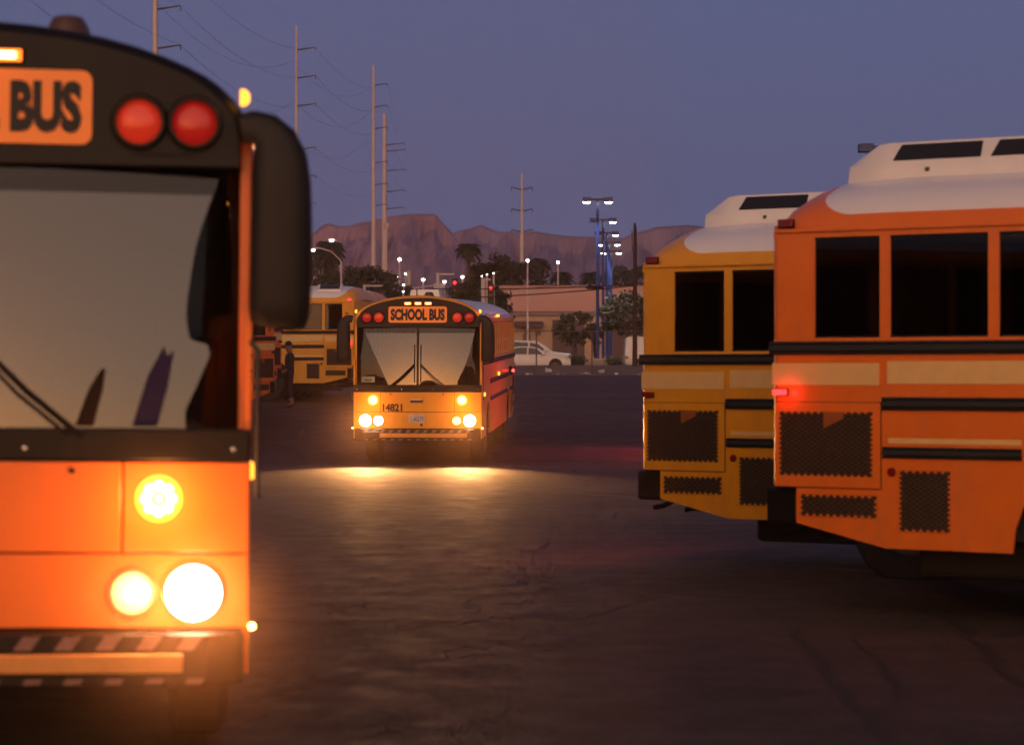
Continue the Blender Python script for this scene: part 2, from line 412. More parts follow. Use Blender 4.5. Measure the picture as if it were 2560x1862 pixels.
def side_mesh(sg, m):
    mb = MB(); X = 1.22 * sg; Xi = 1.19 * sg
    low = [(.06, .94), (.214, .94), (.214, .68), (.91, .52), (1.86, .52)]
    low += [(R_AX - .72 * math.cos(a), .52 + .72 * math.sin(a)) for a in [math.pi * k / 14 for k in range(0, 15)]]
    low += [(F_AX - .64 * math.cos(a), .52 + .64 * math.sin(a)) for a in [math.pi * k / 14 for k in range(0, 15)]]
    low += [(L_BUS - .03, .52), (L_BUS - .03, ZW0), (.06, ZW0)]
    fo = lambda s_, z: (X, L_BUS - s_, z); fi = lambda s_, z: (Xi, L_BUS - s_, z)
    mb.prism(low, fo, fi)
    edges = [.06] + [e for w_ in WIN for e in w_] + [L_BUS - .28]
    for a, b in zip(edges[0::2], edges[1::2]):
        mb.prism([(a, ZW0), (b, ZW0), (b, ZW1), (a, ZW1)], lambda s_, z: (X * .9995, L_BUS - s_, z), fi)
    mb.prism([(.03, ZW1), (L_BUS - .2, ZW1), (L_BUS - .2, 2.79), (.03, 2.79)], lambda s_, z: (1.2205 * sg, L_BUS - s_, z), fi)
    return mb.mesh('side_panel', m)

def diamond_grille(sg, s0, s1, z0, z1, mode):
    """expanded-metal grille on the side: 'frame' = painted edge with teeth, 'mesh' = strands, 'back' = dark well"""
    mb = MB(); pitch = .054; pz = .036
    nx = max(2, round((s1 - s0) / pitch)); nz = max(2, round((z1 - z0) / pz)); dx = (s1 - s0) / nx; dz = (z1 - z0) / nz
    at = lambda s_, z, o: (sg * (1.22 + o), L_BUS - s_, z)
    if mode == 'back':
        mb.add([at(s0, z0, .003), at(s1, z0, .003), at(s1, z1, .003), at(s0, z1, .003)], [(0, 1, 2, 3)])
    elif mode == 'frame':
        for i in range(nx):
            a, b, c = s0 + i * dx, s0 + (i + .5) * dx, s0 + (i + 1) * dx
            for zz, k in ((z0, 1), (z1, -1)):
                mb.prism([(a - dx * .32, zz), (a + dx * .32, zz), (a, zz + k * dz * .55)], lambda s_, z: at(s_, z, .004), lambda s_, z: at(s_, z, .010))
        for j in range(nz):
            zc = z0 + j * dz
            for ss, k in ((s0, 1), (s1, -1)):
                mb.prism([(ss, zc - dz * .35), (ss, zc + dz * .35), (ss + k * dx * .4, zc)], lambda s_, z: at(s_, z, .004), lambda s_, z: at(s_, z, .010))
    else:
        h = .0055
        for (sx_, k) in ((1, 1), (-1, -1)):
            for i in range(-2 * nz, 2 * nx + 2 * nz):
                # a strand running diagonally, clipped to the opening
                c0 = s0 + i * dx * .5 * 1.0
                if (i % 2): continue
                ts = []
                za, zb = z0, z1
                sa = c0; sb = c0 + k * (z1 - z0) / dz * dx
                lo, hi = 0., 1.
                for (p, q) in ((sa, sb),):
                    if abs(q - p) < 1e-9: continue
                    t0, t1 = (s0 - p) / (q - p), (s1 - p) / (q - p)
                    lo, hi = max(lo, min(t0, t1)), min(hi, max(t0, t1))
                if hi - lo < .03: continue
                A = (sa + (sb - sa) * lo, za + (zb - za) * lo); B = (sa + (sb - sa) * hi, za + (zb - za) * hi)
                d = Vector((B[0] - A[0], B[1] - A[1])).normalized(); nrm = Vector((-d.y, d.x)) * h
                q = [(A[0] + nrm.x, A[1] + nrm.y), (B[0] + nrm.x, B[1] + nrm.y), (B[0] - nrm.x, B[1] - nrm.y), (A[0] - nrm.x, A[1] - nrm.y)]
                o = .0065 if k > 0 else .0085
                mb.add([at(a, b, o) for a, b in q], [(0, 1, 2, 3)])
    return mb

def rail_mesh(sg, s0, s1, z0, z1):
    mb = MB(); zc = (z0 + z1) / 2; h = (z1 - z0) / 2
    prof = [(-1, 0), (-1, .018), (-.72, .026), (-.55, .014), (-.38, .026), (.38, .026), (.55, .014), (.72, .026), (1, .018), (1, 0)]
    mb.rings([[(sg * (1.221 + o), L_BUS - s_, zc + k * h) for k, o in prof] for s_ in (s0, s0 + .012, s1 - .012, s1)])
    return mb.mesh('rub_rail', M_RUB)

def sbox(sg, s0, s1, z0, z1, o0, o1, bevel=.0, m=None, name='x'):
    mb = MB(); a, b = sorted((sg * (1.22 + o0), sg * (1.22 + o1)))
    mb.box(a, b, L_BUS - s1, L_BUS - s0, z0, z1)
    return mb.mesh(name, m, bevel=bevel)

def wheel(parent, x, y, r=.50, wd=.28, key='w'):
    def ty():
        mb = MB(); h = wd / 2
        mb.lathe([(r * .56, -h * .8), (r * .62, -h), (r * .9, -h), (r, -h * .7), (r, h * .7), (r * .9, h), (r * .62, h), (r * .56, h * .8)], (0, 0, 0), 'x', 32, cap=False)
        return mb.mesh('tyre', M_TYRE, smooth=True)
    def ri():
        mb = MB(); h = wd / 2
        mb.lathe([(.06, h * .7), (.15, h * .7), (.17, h * .3), (r * .5, h * .35), (r * .565, h * .85), (r * .565, -h * .85), (r * .5, -h * .35), (.17, -h * .3), (.15, -h * .7), (.06, -h * .7)], (0, 0, 0), 'x', 24)
        return mb.mesh('rim', M_RIM, smooth=True)
    e = part('wheel', 'tyre%s%s' % (r, wd), parent, ty, (x, y, r)); e.name = 'wheel'
    part('rim', 'rim%s%s' % (r, wd), e, ri, (0, 0, 0))
    return e

def red_lens(parent, sg, s0, s1, z0, z1, lit, name='marker_lamp'):
    b = part(name, ('lensbase', sg, s0, z0), parent, lambda: sbox(sg, s0, s1, z0, z1, .001, .022, .005, M_BLK, 'lamp_base'))
    m = M_REDLIT if lit else M_REDL
    part('lens', ('lens', sg, s0, z0, lit), b, lambda: sbox(sg, s0 + .008, s1 - .008, z0 + .006, z1 - .006, .0225, .034, .005, m, 'lens'))
    return b

def make_bus(name, label, place, rz, pitch=0., roll=0., paint='y', front=False, lit_mark=False, ac=True, hatch=False, brake=False, lit_side=False,
             number=None, black_rim=False, vents=False, stop_arm=False, seats=0, sides=(-1, 1), group='school buses in the yard', beam=1.0, beacon_x=.18, side_arm=False, variant='b'):
    t = thing(name, place, label, 'school bus', group)
    t.rotation_mode = 'ZXY' ; t.rotation_euler = (pitch, roll, rz)
    MP = M_YEL if paint == 'y' else M_YEL_RED_LIGHT; mk = paint
    MR = paint_roof('bus_roof_' + mk, YEL if paint == 'y' else YEL_RED_LIGHT) if ('bus_roof_' + mk) not in MATS else MATS['bus_roof_' + mk]
    part('roof', ('roof', mk, front), t, lambda: roof_mesh(MR, 1. if front else 1.13))
    part('underbody', 'under', t, lambda: MB().box(-1.12, 1.12, .25, L_BUS - .95, .60, .93).mesh('underbody', M_DRK))
    part('engine_block', 'engb', t, lambda: MB().box(-.85, .85, L_BUS - 2.15, L_BUS - 1.0, .30, .599).mesh('engine_block', M_DRK, bevel=.04))
    part('floor', 'floor', t, lambda: MB().box(-1.185, 1.185, .12, L_BUS - .08, .93, .97).mesh('floor', M_INT))
    part('ceiling', 'ceil', t, lambda: MB().box(-1.1, 1.1, .4, L_BUS - .3, 2.80, 2.82).mesh('ceiling', M_INT))
    # rear
    def rear():
        mb = MB(); plan = [(-1.22, .09), (-1.205, .035), (-1.15, 0), (1.15, 0), (1.205, .035), (1.22, .09)]
        mb.rings([[(x, L_BUS - s_, z) for x, s_ in plan] for z in (.94, 2.3, 2.72, 2.79, 2.84)], cap=False, closed=False)
        return mb.mesh('rear_panel', MP, smooth=True)
    part('rear_panel', ('rear', mk), t, rear)
    part('rear_bumper', 'rbump', t, lambda: MB().box(-1.17, 1.17, L_BUS - .21, L_BUS + .06, .66, .93).mesh('rear_bumper', M_BLK, bevel=.03))
    for sg in (-1, 1):
        lp = part('tail_lamp', ('tail', sg), t, lambda: MB().lathe([(.11, 0), (.11, .02), (.1, .03)], (sg * .95, L_BUS, 1.35), 'y').mesh('tail_lamp', M_BLK))
        part('lens', ('taill', sg, brake), lp, lambda: MB().lathe([(.095, 0.031), (.08, .045)], (sg * .95, L_BUS, 1.35), 'y').mesh('lens', M_REDHOT if brake else M_REDL))
        if brake: lamp('brake_light', 'AREA', lp, (sg * .95, L_BUS + .06, 1.35), brake, (1, .05, .06), .18, (R(90), 0, 0))
    for sg in sides:
        part('side_panel', ('side', sg, mk), t, lambda: side_mesh(sg, MP))
        for i, (a, b) in enumerate(WIN):
            if i > 5 and not front: break
            key = 'win0' if i == 0 else 'win1'
            part('window', (key, sg), t, lambda: MB().box(sg * 1.199 - .003, sg * 1.199 + .003, -(b - a) / 2, (b - a) / 2, ZW0, ZW1).mesh('window', M_WIN), (0, L_BUS - (a + b) / 2, 0))
            for zz in (ZW0 - .004, ZW1 - .018):
                part('sash', (key, sg, 'sash', zz), t, lambda: MB().box(sg * 1.206 - .006, sg * 1.206 + .006, -(b - a) / 2, (b - a) / 2, zz, zz + .02).mesh('sash', M_BLK), (0, L_BUS - (a + b) / 2, 0))
        part('rain_gutter', ('gut', sg, mk), t, lambda: sbox(sg, .05, L_BUS - .25, 2.785, 2.812, .0, .022, .006, MP, 'rain_gutter'))
        for k, (a, b, z0, z1) in enumerate(((.004, L_BUS - .3, 1.90, 1.995), (.893, 9.2, 1.503, 1.596), (.899, 1.93, 1.163, 1.243))):
            part('rub_rail', ('rail', sg, k), t, lambda: rail_mesh(sg, a, b, z0, z1))
        part('rub_rail', ('rail', sg, 3), t, lambda: rail_mesh(sg, 3.4, 9.2, 1.163, 1.243))
        for k, (a, b, z0, z1) in enumerate(((.02, .865, 1.68, 1.837), (.927, 3.9, 1.69, 1.85), (3.96, 7, 1.69, 1.85), (.936, 1.926, 1.266, 1.304))):
            part('reflective_band', ('band', sg, k), t, lambda: sbox(sg, a, b, z0, z1, .0005, .004, 0, M_REFL, 'reflective_band'))
        red_lens(t, sg, .072, .205, 2.82, 2.885, lit_mark == 'both', 'clearance_lamp')
        mkl = red_lens(t, sg, .027, .156, 1.60, 1.652, bool(lit_mark))
        if lit_mark: lamp('marker_glow', 'POINT', mkl, (sg * 1.31, L_BUS - .16, 1.62), .9, (1, .03, .03), .02)
        part('reflector', ('refl', sg), t, lambda: MB().lathe([(.033, 0), (.033, .006 * sg), (.02, .008 * sg)], (sg * 1.2205, L_BUS - .962, 1.062), 'x', 16).mesh('reflector', M_REDL))
        # engine door and its grilles
        ed = part('engine_door', ('edoor', sg, mk), t, lambda: MB().prism([(.05, .941), (.878, .941), (.878, 1.019), (.05, 1.019)], lambda a, b: (sg * 1.2205, L_BUS - a, b), lambda a, b: (sg * 1.231, L_BUS - a, b)).prism([(.05, 1.489), (.878, 1.489), (.878, 1.553), (.05, 1.553)], lambda a, b: (sg * 1.2205, L_BUS - a, b), lambda a, b: (sg * 1.231, L_BUS - a, b)).prism([(.816, 1.019), (.878, 1.019), (.878, 1.489), (.816, 1.489)], lambda a, b: (sg * 1.2205, L_BUS - a, b), lambda a, b: (sg * 1.231, L_BUS - a, b)).prism([(.05, 1.019), (.078, 1.019), (.078, 1.489), (.05, 1.489)], lambda a, b: (sg * 1.2205, L_BUS - a, b), lambda a, b: (sg * 1.231, L_BUS - a, b)).mesh('engine_door', MP, bevel=.003, seg=1))
        part('door_seam', ('eseam', sg), ed, lambda: sbox(sg, .045, .883, 1.5535, 1.5585, .0005, .007, 0, M_DRK, 'door_seam'))
        part('door_seam', ('eseam2', sg), ed, lambda: sbox(sg, .8785, .883, .941, 1.5535, .0005, .006, 0, M_DRK, 'door_seam'))
        part('door_seam', ('eseam3', sg), ed, lambda: sbox(sg, .05, .883, .9355, .9405, .0005, .006, 0, M_DRK, 'door_seam'))
        def plate():
            mb = MB()
            mb.prism([(.434, 1.489), (.434, 1.365), (.59, 1.44), (.59, 1.489)], lambda a, b: (sg * 1.2295, L_BUS - a, b), lambda a, b: (sg * 1.2305, L_BUS - a, b))
            return mb.mesh('tag_plate', mat('dull_orange', (.30, .085, .012), .7))
        part('tag_plate', ('tagp', sg), ed, plate)
        for k, (a, b, z0, z1) in enumerate(((.078, .816, 1.019, 1.489), (1.022, 1.405, .646, 1.075), (.249, .847, .731, .889))):
            g = part('grille', ('grb', sg, k), t, lambda: diamond_grille(sg, a, b, z0, z1, 'back').mesh('grille', M_DRK))
            part('strands', ('grm', sg, k), g, lambda: diamond_grille(sg, a, b, z0, z1, 'mesh').mesh('strands', M_MESH))
            part('toothed_edge', ('grf', sg, k, mk), g, lambda: diamond_grille(sg, a, b, z0, z1, 'frame').mesh('toothed_edge', MP))
        if vents:
            for k in range(9):
                part('vent_slot', ('vent', sg, k), t, lambda: sbox(sg, .17, .27, 2.12 + k * .045, 2.14 + k * .045, .0005, .006, 0, M_DRK, 'vent_slot'))
        for y in (L_BUS - R_AX, L_BUS - F_AX):
            wheel(t, sg * 1.02, y)
    part('exhaust_pipe', 'exh', t, lambda: MB().tube([(.5, L_BUS - .9, .5), (.5, L_BUS - .3, .55), (.5, L_BUS + .02, .5)], .06, 10).mesh('exhaust_pipe', M_CHR))
    part('tow_hook', 'hook', t, lambda: MB().tube([(-1.0, L_BUS - .25, .66), (-1.0, L_BUS - .12, .60), (-1.0, L_BUS - .03, .585)], .025, 8).mesh('tow_hook', M_BLK))
    part('tow_hook', 'hook2', t, lambda: MB().tube([(-1.0, L_BUS - .6, .60), (-1.0, L_BUS - .42, .585), (-1.0, L_BUS - .36, .57)], .025, 8).mesh('tow_hook', M_BLK))
    if ac:
        def acm():
            mb = MB(); rs = []
            for s_, k, zt in ((.34, .86, 3.36), (.56, 1, 3.475), (.66, 1, 3.485), (3.5, 1, 3.485), (4.2, 1, 3.47), (4.45, .9, 3.36)):
                rs.append([(x * k, L_BUS - s_, z if z < 3.25 else min(z, zt) if x in (-.66, .66) else min(z + (zt - 3.485), zt)) for x, z in ((-.70, 3.13), (-.68, 3.24), (-.66, 3.30), (-.52, 3.47), (-.3, 3.485), (.3, 3.485), (.52, 3.47), (.66, 3.30), (.68, 3.24), (.70, 3.13))])
            mb.rings(rs)
            return mb.mesh('air_conditioner', M_WHT, smooth=True, angle=25)
        a = part('air_conditioner', 'ac', t, acm)
        for sg in (-1, 1):
            for k in range(3):
                s0 = .72 + k * .76
                def vm():
                    mb = MB(); A = Vector((sg * .642, 0, 3.328)); B = Vector((sg * .542, 0, 3.448)); n = Vector((sg * .77, 0, .64)) * .004
                    pts = [A + n + Vector((0, L_BUS - s0, 0)), A + n + Vector((0, L_BUS - s0 - .68, 0)), B + n + Vector((0, L_BUS - s0 - .66, 0)), B + n + Vector((0, L_BUS - s0 - .03, 0))]
                    mb.add([*pts, *[p - n * 2 for p in pts]], [(0, 1, 2, 3), (0, 1, 5, 4), (1, 2, 6, 5), (2, 3, 7, 6), (3, 0, 4, 7)])
                    return mb.mesh('vent', M_VENT)
                part('vent', ('acv', sg, k), a, vm)
                part('latch', ('acl', sg, k), a, lambda: MB().box(sg * .675 - .012, sg * .675 + .012, L_BUS - s0 - .30, L_BUS - s0 - .27, 3.235, 3.265).mesh('latch', M_RIM))
        part('base_rail', 'acb', a, lambda: MB().box(-.73, -.69, L_BUS - 4.5, L_BUS - .52, 3.12, 3.17).mesh('base_rail', M_WHT))
    if hatch:
        h = part('roof_hatch', 'hatch', t, lambda: MB().add([(.90, L_BUS - 1.22, 3.150), (.90, L_BUS - .50, 3.150), (.34, L_BUS - .62, 3.315), (.34, L_BUS - 1.36, 3.315), (.90, L_BUS - 1.22, 3.09), (.90, L_BUS - .50, 3.09), (.34, L_BUS - .62, 3.24), (.34, L_BUS - 1.36, 3.24)], [(0, 1, 2, 3), (0, 1, 5, 4), (1, 2, 6, 5), (2, 3, 7, 6), (3, 0, 4, 7)]).mesh('roof_hatch', M_WHT))
        part('dark_panel', 'hatchp', h, lambda: MB().add([(.84, L_BUS - 1.14, 3.180), (.84, L_BUS - .57, 3.180), (.40, L_BUS - .68, 3.310), (.40, L_BUS - 1.27, 3.310)], [(0, 1, 2, 3)]).mesh('dark_panel', M_VENT))
    if stop_arm:
        sa = part('stop_arm', 'sarm', t, lambda: MB().box(1.222, 1.30, 8.9, 9.02, 1.58, 1.78).mesh('stop_arm', M_BLK, bevel=.01))
        def octo():
            mb = MB()
            pts = [(.23 * math.cos(R(22.5 + 45 * k)), .23 * math.sin(R(22.5 + 45 * k))) for k in range(8)]
            mb.prism(pts, lambda a, b: (1.30 + .3 * (a + .23), 9.27 + a * .85, 1.67 + b), lambda a, b: (1.305 + .3 * (a + .23), 9.268 + a * .85, 1.67 + b))
            return mb.mesh('sign_plate', mat('stop_red', (.22, .02, .015), .45))
        part('sign_plate', 'octo', sa, octo)
    for k in range(seats):
        for sg in (-1, 1):
            def sm():
                mb = MB(); mb.box(-.5, .5, -.06, .06, .97, 1.95); mb.box(-.5, .5, -.5, -.06, 1.30, 1.44)
                return mb.mesh('seat', M_SEAT, bevel=.04)
            part('seat', 'seat', t, sm, (sg * .64, L_BUS - .75 - .82 * k, 0))
    if not front: return t

    # ---------------- front end
    def capm():
        mb = MB(); pts = []
        for x, z in FULL:
            hs = .90; zz = 2.765 + (z - 2.765) * hs; pts.append((x * .955, zz))
        poly = pts + [(1.165, 2.63), (-1.165, 2.63)]
        mb.prism(poly, lambda a, b: (a, fy(b) - .002, b), lambda a, b: (a, fy(b) + .05, b))
        return mb.mesh('front_cap', M_BLK)
    cap = part('front_cap', 'cap', t, capm)
    if black_rim:
        def rimm():
            mb = MB(); secs = []
            for off, ws, hs in ((-.001, .955, .90), (.010, .980, .948), (.033, .995, .988), (.078, 1.003, 1.006), (.16, 1.004, 1.008)):
                secs.append([(x * ws, fy(2.765 + (z - 2.765) * hs) + off, 2.765 + (z - 2.765) * hs) for x, z in FULL])
            mb.rings(secs, cap=False, closed=False)
            return mb.mesh('cap_rim', M_BLK, smooth=True)
        part('cap_rim', 'caprim', cap, rimm)
    def plate_round(w, h, r, y0, y1, cx, cz):
        pts = []
        for (sx, sz, a0) in ((1, 1, 0), (-1, 1, 90), (-1, -1, 180), (1, -1, 270)):
            for k in range(6):
                a = R(a0 + 18 * k); pts.append((cx + sx * (w / 2 - r) + r * math.cos(a), cz + sz * (h / 2 - r) + r * math.sin(a)))
        mb = MB(); mb.prism(pts, lambda a, b: (a, y0 + fy(b), b), lambda a, b: (a, y1 + fy(b), b)); return mb
    sg_ = part('school_bus_sign', 'sign', t, lambda: plate_round(1.113, .31, .045, -.014, -.003, -.005, 2.865).mesh('school_bus_sign', M_SIGN))
    part('lettering', 'signtxt', sg_, lambda: text_mesh('lettering', 'SCHOOL BUS', 1.03, .222, M_LET, .055), (-.005, fy(2.865) - .016, 2.865), (R(-5), 0, 0))
    for k, x in enumerate((-.195, 0, .195)):
        lb = part('clearance_lamp', ('clr', k), t, lambda: MB().box(x - .075, x + .075, fy(3.075) - .022, fy(3.075) + .01, 3.043, 3.107).mesh('clearance_lamp', M_BLK, bevel=.008))
        part('lens', ('clrl', k), lb, lambda: MB().box(x - .066, x + .066, fy(3.075) - .032, fy(3.075) - .0225, 3.05, 3.10).mesh('lens', mat('clearance_lens_lit', (.7, .2, .02), .3, emit=(1, .20, .02), es=2.6), bevel=.006))
        part('bulb', ('clrb', k), lb, lambda: MB().box(x - .04, x + .04, fy(3.075) - .036, fy(3.075) - .0325, 3.063, 3.087).mesh('bulb', M_AMBHOT))
    lamp('clearance_glow', 'AREA', t, (0, fy(3.07) - .06, 3.075), 1.6, (1, .32, .06), .35, (R(-70), 0, 0))
    for x, m in ((-.975, M_WARNR), (-.745, M_WARNA), (.745, M_WARNA), (.975, M_WARNR)):
        z = 2.81; y = fy(z)
        bz = part('warning_lamp', ('wl', x), t, lambda: MB().lathe([(.118, .0), (.118, -.03), (.108, -.055), (.096, -.055), (.092, -.01)], (x, y, z), 'y', 24, cap=False).mesh('warning_lamp', M_BLK, smooth=True))
        part('lens', ('wll', x), bz, lambda: MB().lathe([(.092, -.012), (.085, -.022), (.06, -.032), (.02, -.036)], (x, y, z), 'y', 24).mesh('lens', m, smooth=True))
    part('cap_vent', 'capv', t, lambda: MB().box(.72, .98, fy(2.67) - .008, fy(2.67), 2.668, 2.685).mesh('cap_vent', M_DRK))
    # windscreen: a flat leaning centre, its corner panes wrapping back, outlined after dark reflections
    zs = [1.53 + (2.63 - 1.53) * k / 10 for k in range(11)]
    OUT = {'a': ([(1.53, .95), (1.60, .945), (1.70, .99), (1.84, 1.05), (1.885, 1.04), (1.905, .97), (1.95, .945), (2.1, .955), (2.3, .985), (2.45, 1.03), (2.63, 1.10)],) * 2,
           'b': ([(1.53, .56), (1.8, .68), (2.2, .87), (2.63, 1.06)], [(1.53, .75), (1.62, .76), (1.8, .86), (2.1, .97), (2.35, 1.03), (2.63, 1.10)])}[variant]
    zs = sorted(set([1.53 + (2.63 - 1.53) * k / 14 for k in range(15)] + [1.885, 1.905, 2.515]))
    def bx(z, sd=1):
        for (a, xa), (b, xb) in zip(OUT[sd], OUT[sd][1:]):
            if a <= z <= b + 1e-6: return xa + (xb - xa) * (z - a) / (b - a)
        return OUT[sd][-1][1]
    def wy(x, z):
        return .03 + .045 * (z - 1.53) + .055 * (z - 1.53) ** 2 + .075 * (x / 1.1) ** 2
    def wscreen(z0, z1, m, nm):
        mb = MB(); rows = [z for z in zs if z0 - 1e-6 <= z <= z1 + 1e-6]
        vs = []; nx = 12
        for z in rows:
            xa, xb = -bx(z, 0), bx(z, 1)
            for i in range(nx + 1):
                x = xa + (xb - xa) * i / nx
                vs.append((x, wy(x, z), z))
        fs = [(j * (nx + 1) + i, j * (nx + 1) + i + 1, (j + 1) * (nx + 1) + i + 1, (j + 1) * (nx + 1) + i) for j in range(len(rows) - 1) for i in range(nx)]
        mb.add(vs, fs); return mb.mesh(nm, m, smooth=True)
    ws = part('windscreen', ('ws', variant), t, lambda: wscreen(1.53, 2.515, M_WSH, 'windscreen'))
    part('tint_band', ('wst', variant), ws, lambda: wscreen(2.515, 2.63, M_WSHT, 'tint_band'))
    for s2 in (-1, 1):
        def corner():
            mb = MB(); vs = []; nx = 6
            for z in zs:
                b = bx(z, (s2 + 1) // 2)
                for i in range(nx + 1):
                    u = i / nx; x = b + (1.178 - b) * u
                    y = wy(b, z) + .006 + (.13 - .07 * (z - 1.53)) * u ** 1.15
                    vs.append((s2 * x, y, z))
            fs = [(j * (nx + 1) + i, j * (nx + 1) + i + 1, (j + 1) * (nx + 1) + i + 1, (j + 1) * (nx + 1) + i) for j in range(len(zs) - 1) for i in range(nx)]
            mb.add(vs, fs); return mb.mesh('corner_reflection_glass', M_WSHT, smooth=True)
        part('corner_reflection_glass', ('cg', s2, variant), ws, corner)
        part('windscreen_pillar', ('pil', s2, mk), t, lambda: MB().prism([(1.17, .0), (1.222, .0), (1.222, .2), (1.17, .2)], lambda a, b: (s2 * a, b + .14, 1.40), lambda a, b: (s2 * a, b + .14 + fy(2.76) * .6, 2.77)).mesh('windscreen_pillar', MP, bevel=.01))
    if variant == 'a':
        MF = [mat('reflection_brown', (.015, .008, .006), .6, spec=.1), mat('reflection_blue', (.015, .010, .060), .5, spec=.15)]  # added fins standing in for reflection streaks low in the glass
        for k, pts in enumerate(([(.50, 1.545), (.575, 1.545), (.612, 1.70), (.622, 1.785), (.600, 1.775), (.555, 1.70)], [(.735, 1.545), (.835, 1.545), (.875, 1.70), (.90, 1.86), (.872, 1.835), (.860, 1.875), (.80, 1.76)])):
            part('reflection_fin', ('fin', k), ws, lambda: MB().prism(pts, lambda a, b: (a, wy(a, b) - .035, b), lambda a, b: (a, wy(a, b) - .015, b)).mesh('reflection_fin', MF[k], bevel=.005))
    part('centre_bar', 'wcb', ws, lambda: MB().prism([(-.02, 0), (.02, 0), (.02, .02), (-.02, .02)], lambda a, b: (a, b + fy(1.53) + .002, 1.53), lambda a, b: (a, b + fy(2.63) + .002, 2.63)).mesh('centre_bar', M_BLK))
    part('dash_board', 'dash', t, lambda: MB().box(-1.12, 1.12, .20, .65, .97, 1.52).mesh('dash_board', M_INT, bevel=.03))
    stw = part('steering_wheel', 'steer', t, lambda: MB().tube([(.55 + .22 * math.cos(2 * math.pi * k / 20), .72 + .22 * math.sin(2 * math.pi * k / 20) * .4, 1.62 + .22 * math.sin(2 * math.pi * k / 20) * .7) for k in range(21)], .018, 6).mesh('steering_wheel', M_BLK))
    part('driver_seat', 'dseat', t, lambda: MB().box(.28, .82, 1.30, 1.45, 1.3, 2.15).box(.28, .82, .95, 1.35, 1.2, 1.36).mesh('driver_seat', M_SEAT, bevel=.05))
    part('interior_panel', 'ipan', t, lambda: MB().box(-.82, -.56, .55, .57, 1.62, 2.08).mesh('interior_panel', mat('pale_panel', (.34, .34, .36), .6)))
    for s2 in (-1, 1):
        wa = part('wiper', ('wip', s2), t, lambda: MB().tube([(s2 * .53, .0, 1.50), (s2 * .3, -.015, 1.69), (s2 * .055, -.005, 1.93)], .014, 6).tube([(s2 * .48, .005, 1.50), (s2 * .26, -.01, 1.68), (s2 * .05, 0., 1.90)], .009, 6).mesh('wiper', M_BLK))
        part('blade', ('wipb', s2), wa, lambda: MB().tube([(s2 * .06, fy(1.58) + .004, 1.58), (s2 * .06, fy(2.3) + .008, 2.30)], .011, 6).mesh('blade', M_RUB))
    part('sill', 'sill', t, lambda: MB().prism([(0, 1.40), (.0, 1.535), (.1, 1.535), (.1, 1.40)], lambda a, b: (-1.218, a, b), lambda a, b: (1.218, a, b)).mesh('sill', M_BLK, bevel=.012))
    for k, x in enumerate((-1.15, -.30, .30, 1.15)):
        part('bolt', ('sbolt', k), t, lambda: MB().lathe([(.012, 0), (.012, -.008), (.006, -.011)], (x, 0, 1.45), 'y', 10).mesh('bolt', M_CHR))
    # lower front panels with open joints between them
    for nm, x0, x1, z0, z1 in (('hood_panel', -.692, .692, 1.024, 1.396), ('lamp_panel', -1.216, -.700, 1.024, 1.396), ('lamp_panel', .700, 1.216, 1.024, 1.396), ('lower_panel', -1.216, 1.216, .712, 1.016)):
        part(nm, ('fp', mk, x0, z0), t, lambda: MB().box(x0, x1, 0, .06, z0, z1).mesh(nm, MP, bevel=.006))
    part('front_frame', 'ffr', t, lambda: MB().box(-1.19, 1.19, .02, .2, .60, 1.42).mesh('front_frame', M_DRK))
    for k, x in enumerate((-.51, .49)):
        part('hood_latch', ('hl', k), t, lambda: MB().lathe([(.014, 0), (.014, -.006), (.006, -.008)], (x, 0, 1.36), 'y', 10).mesh('hood_latch', M_DRK))
    hd = part('hood_handle', 'hh', t, lambda: MB().box(-.135, .105, -.006, 0, 1.195, 1.262).mesh('hood_handle', mat('handle_brown', (.10, .04, .01), .6)))  # dark brown plate behind the grip
    part('grip', 'hhg', hd, lambda: MB().tube([(-.13, -.02, 1.252), (.10, -.02, 1.252)], .010, 8).mesh('grip', M_CHR))
    part('tow_hole', 'th', t, lambda: MB().lathe([(.024, 0), (.024, -.003)], (.075, 0, .778), 'y', 14).mesh('tow_hole', M_DRK))
    if number:
        part('fleet_number', ('num', number), t, lambda: text_mesh('fleet_number', number, .375, .148, mat('number_black', (.03, .012, .008), .6), .045), (-.475, -.002, 1.105))
        pl = part('licence_plate', 'plate', t, lambda: MB().box(-.165, .14, -.012, -.004, .82, .975).mesh('licence_plate', mat('plate_white', (.55, .52, .52), .5), bevel=.003))
        dk = mat('plate_ink', (.035, .03, .06), .6)
        part('plate_number', 'plt', pl, lambda: text_mesh('plate_number', '60277', .195, .085, dk, .01), (.02, -.013, .89))
        part('plate_letters', 'plt2', pl, lambda: text_mesh('plate_letters', 'E\nX', .03, .085, dk, .01), (-.115, -.013, .89))
        part('plate_heading', 'plt3', pl, lambda: text_mesh('plate_heading', 'NEVADA', .11, .016, dk, .004), (-.012, -.013, .958))
        st = part('windscreen_sticker', 'stk', t, lambda: MB().box(-.14, .14, -.004, 0, -.055, .055).mesh('windscreen_sticker', mat('sticker_green', (.33, .36, .27), .6)), (-.945, .075, 1.635), (R(-5), 0, R(-22)))
        part('sticker_text', 'stkt', st, lambda: text_mesh('sticker_text', 'A0158', .15, .045, M_LET, .02), (.0, -.006, -.01))
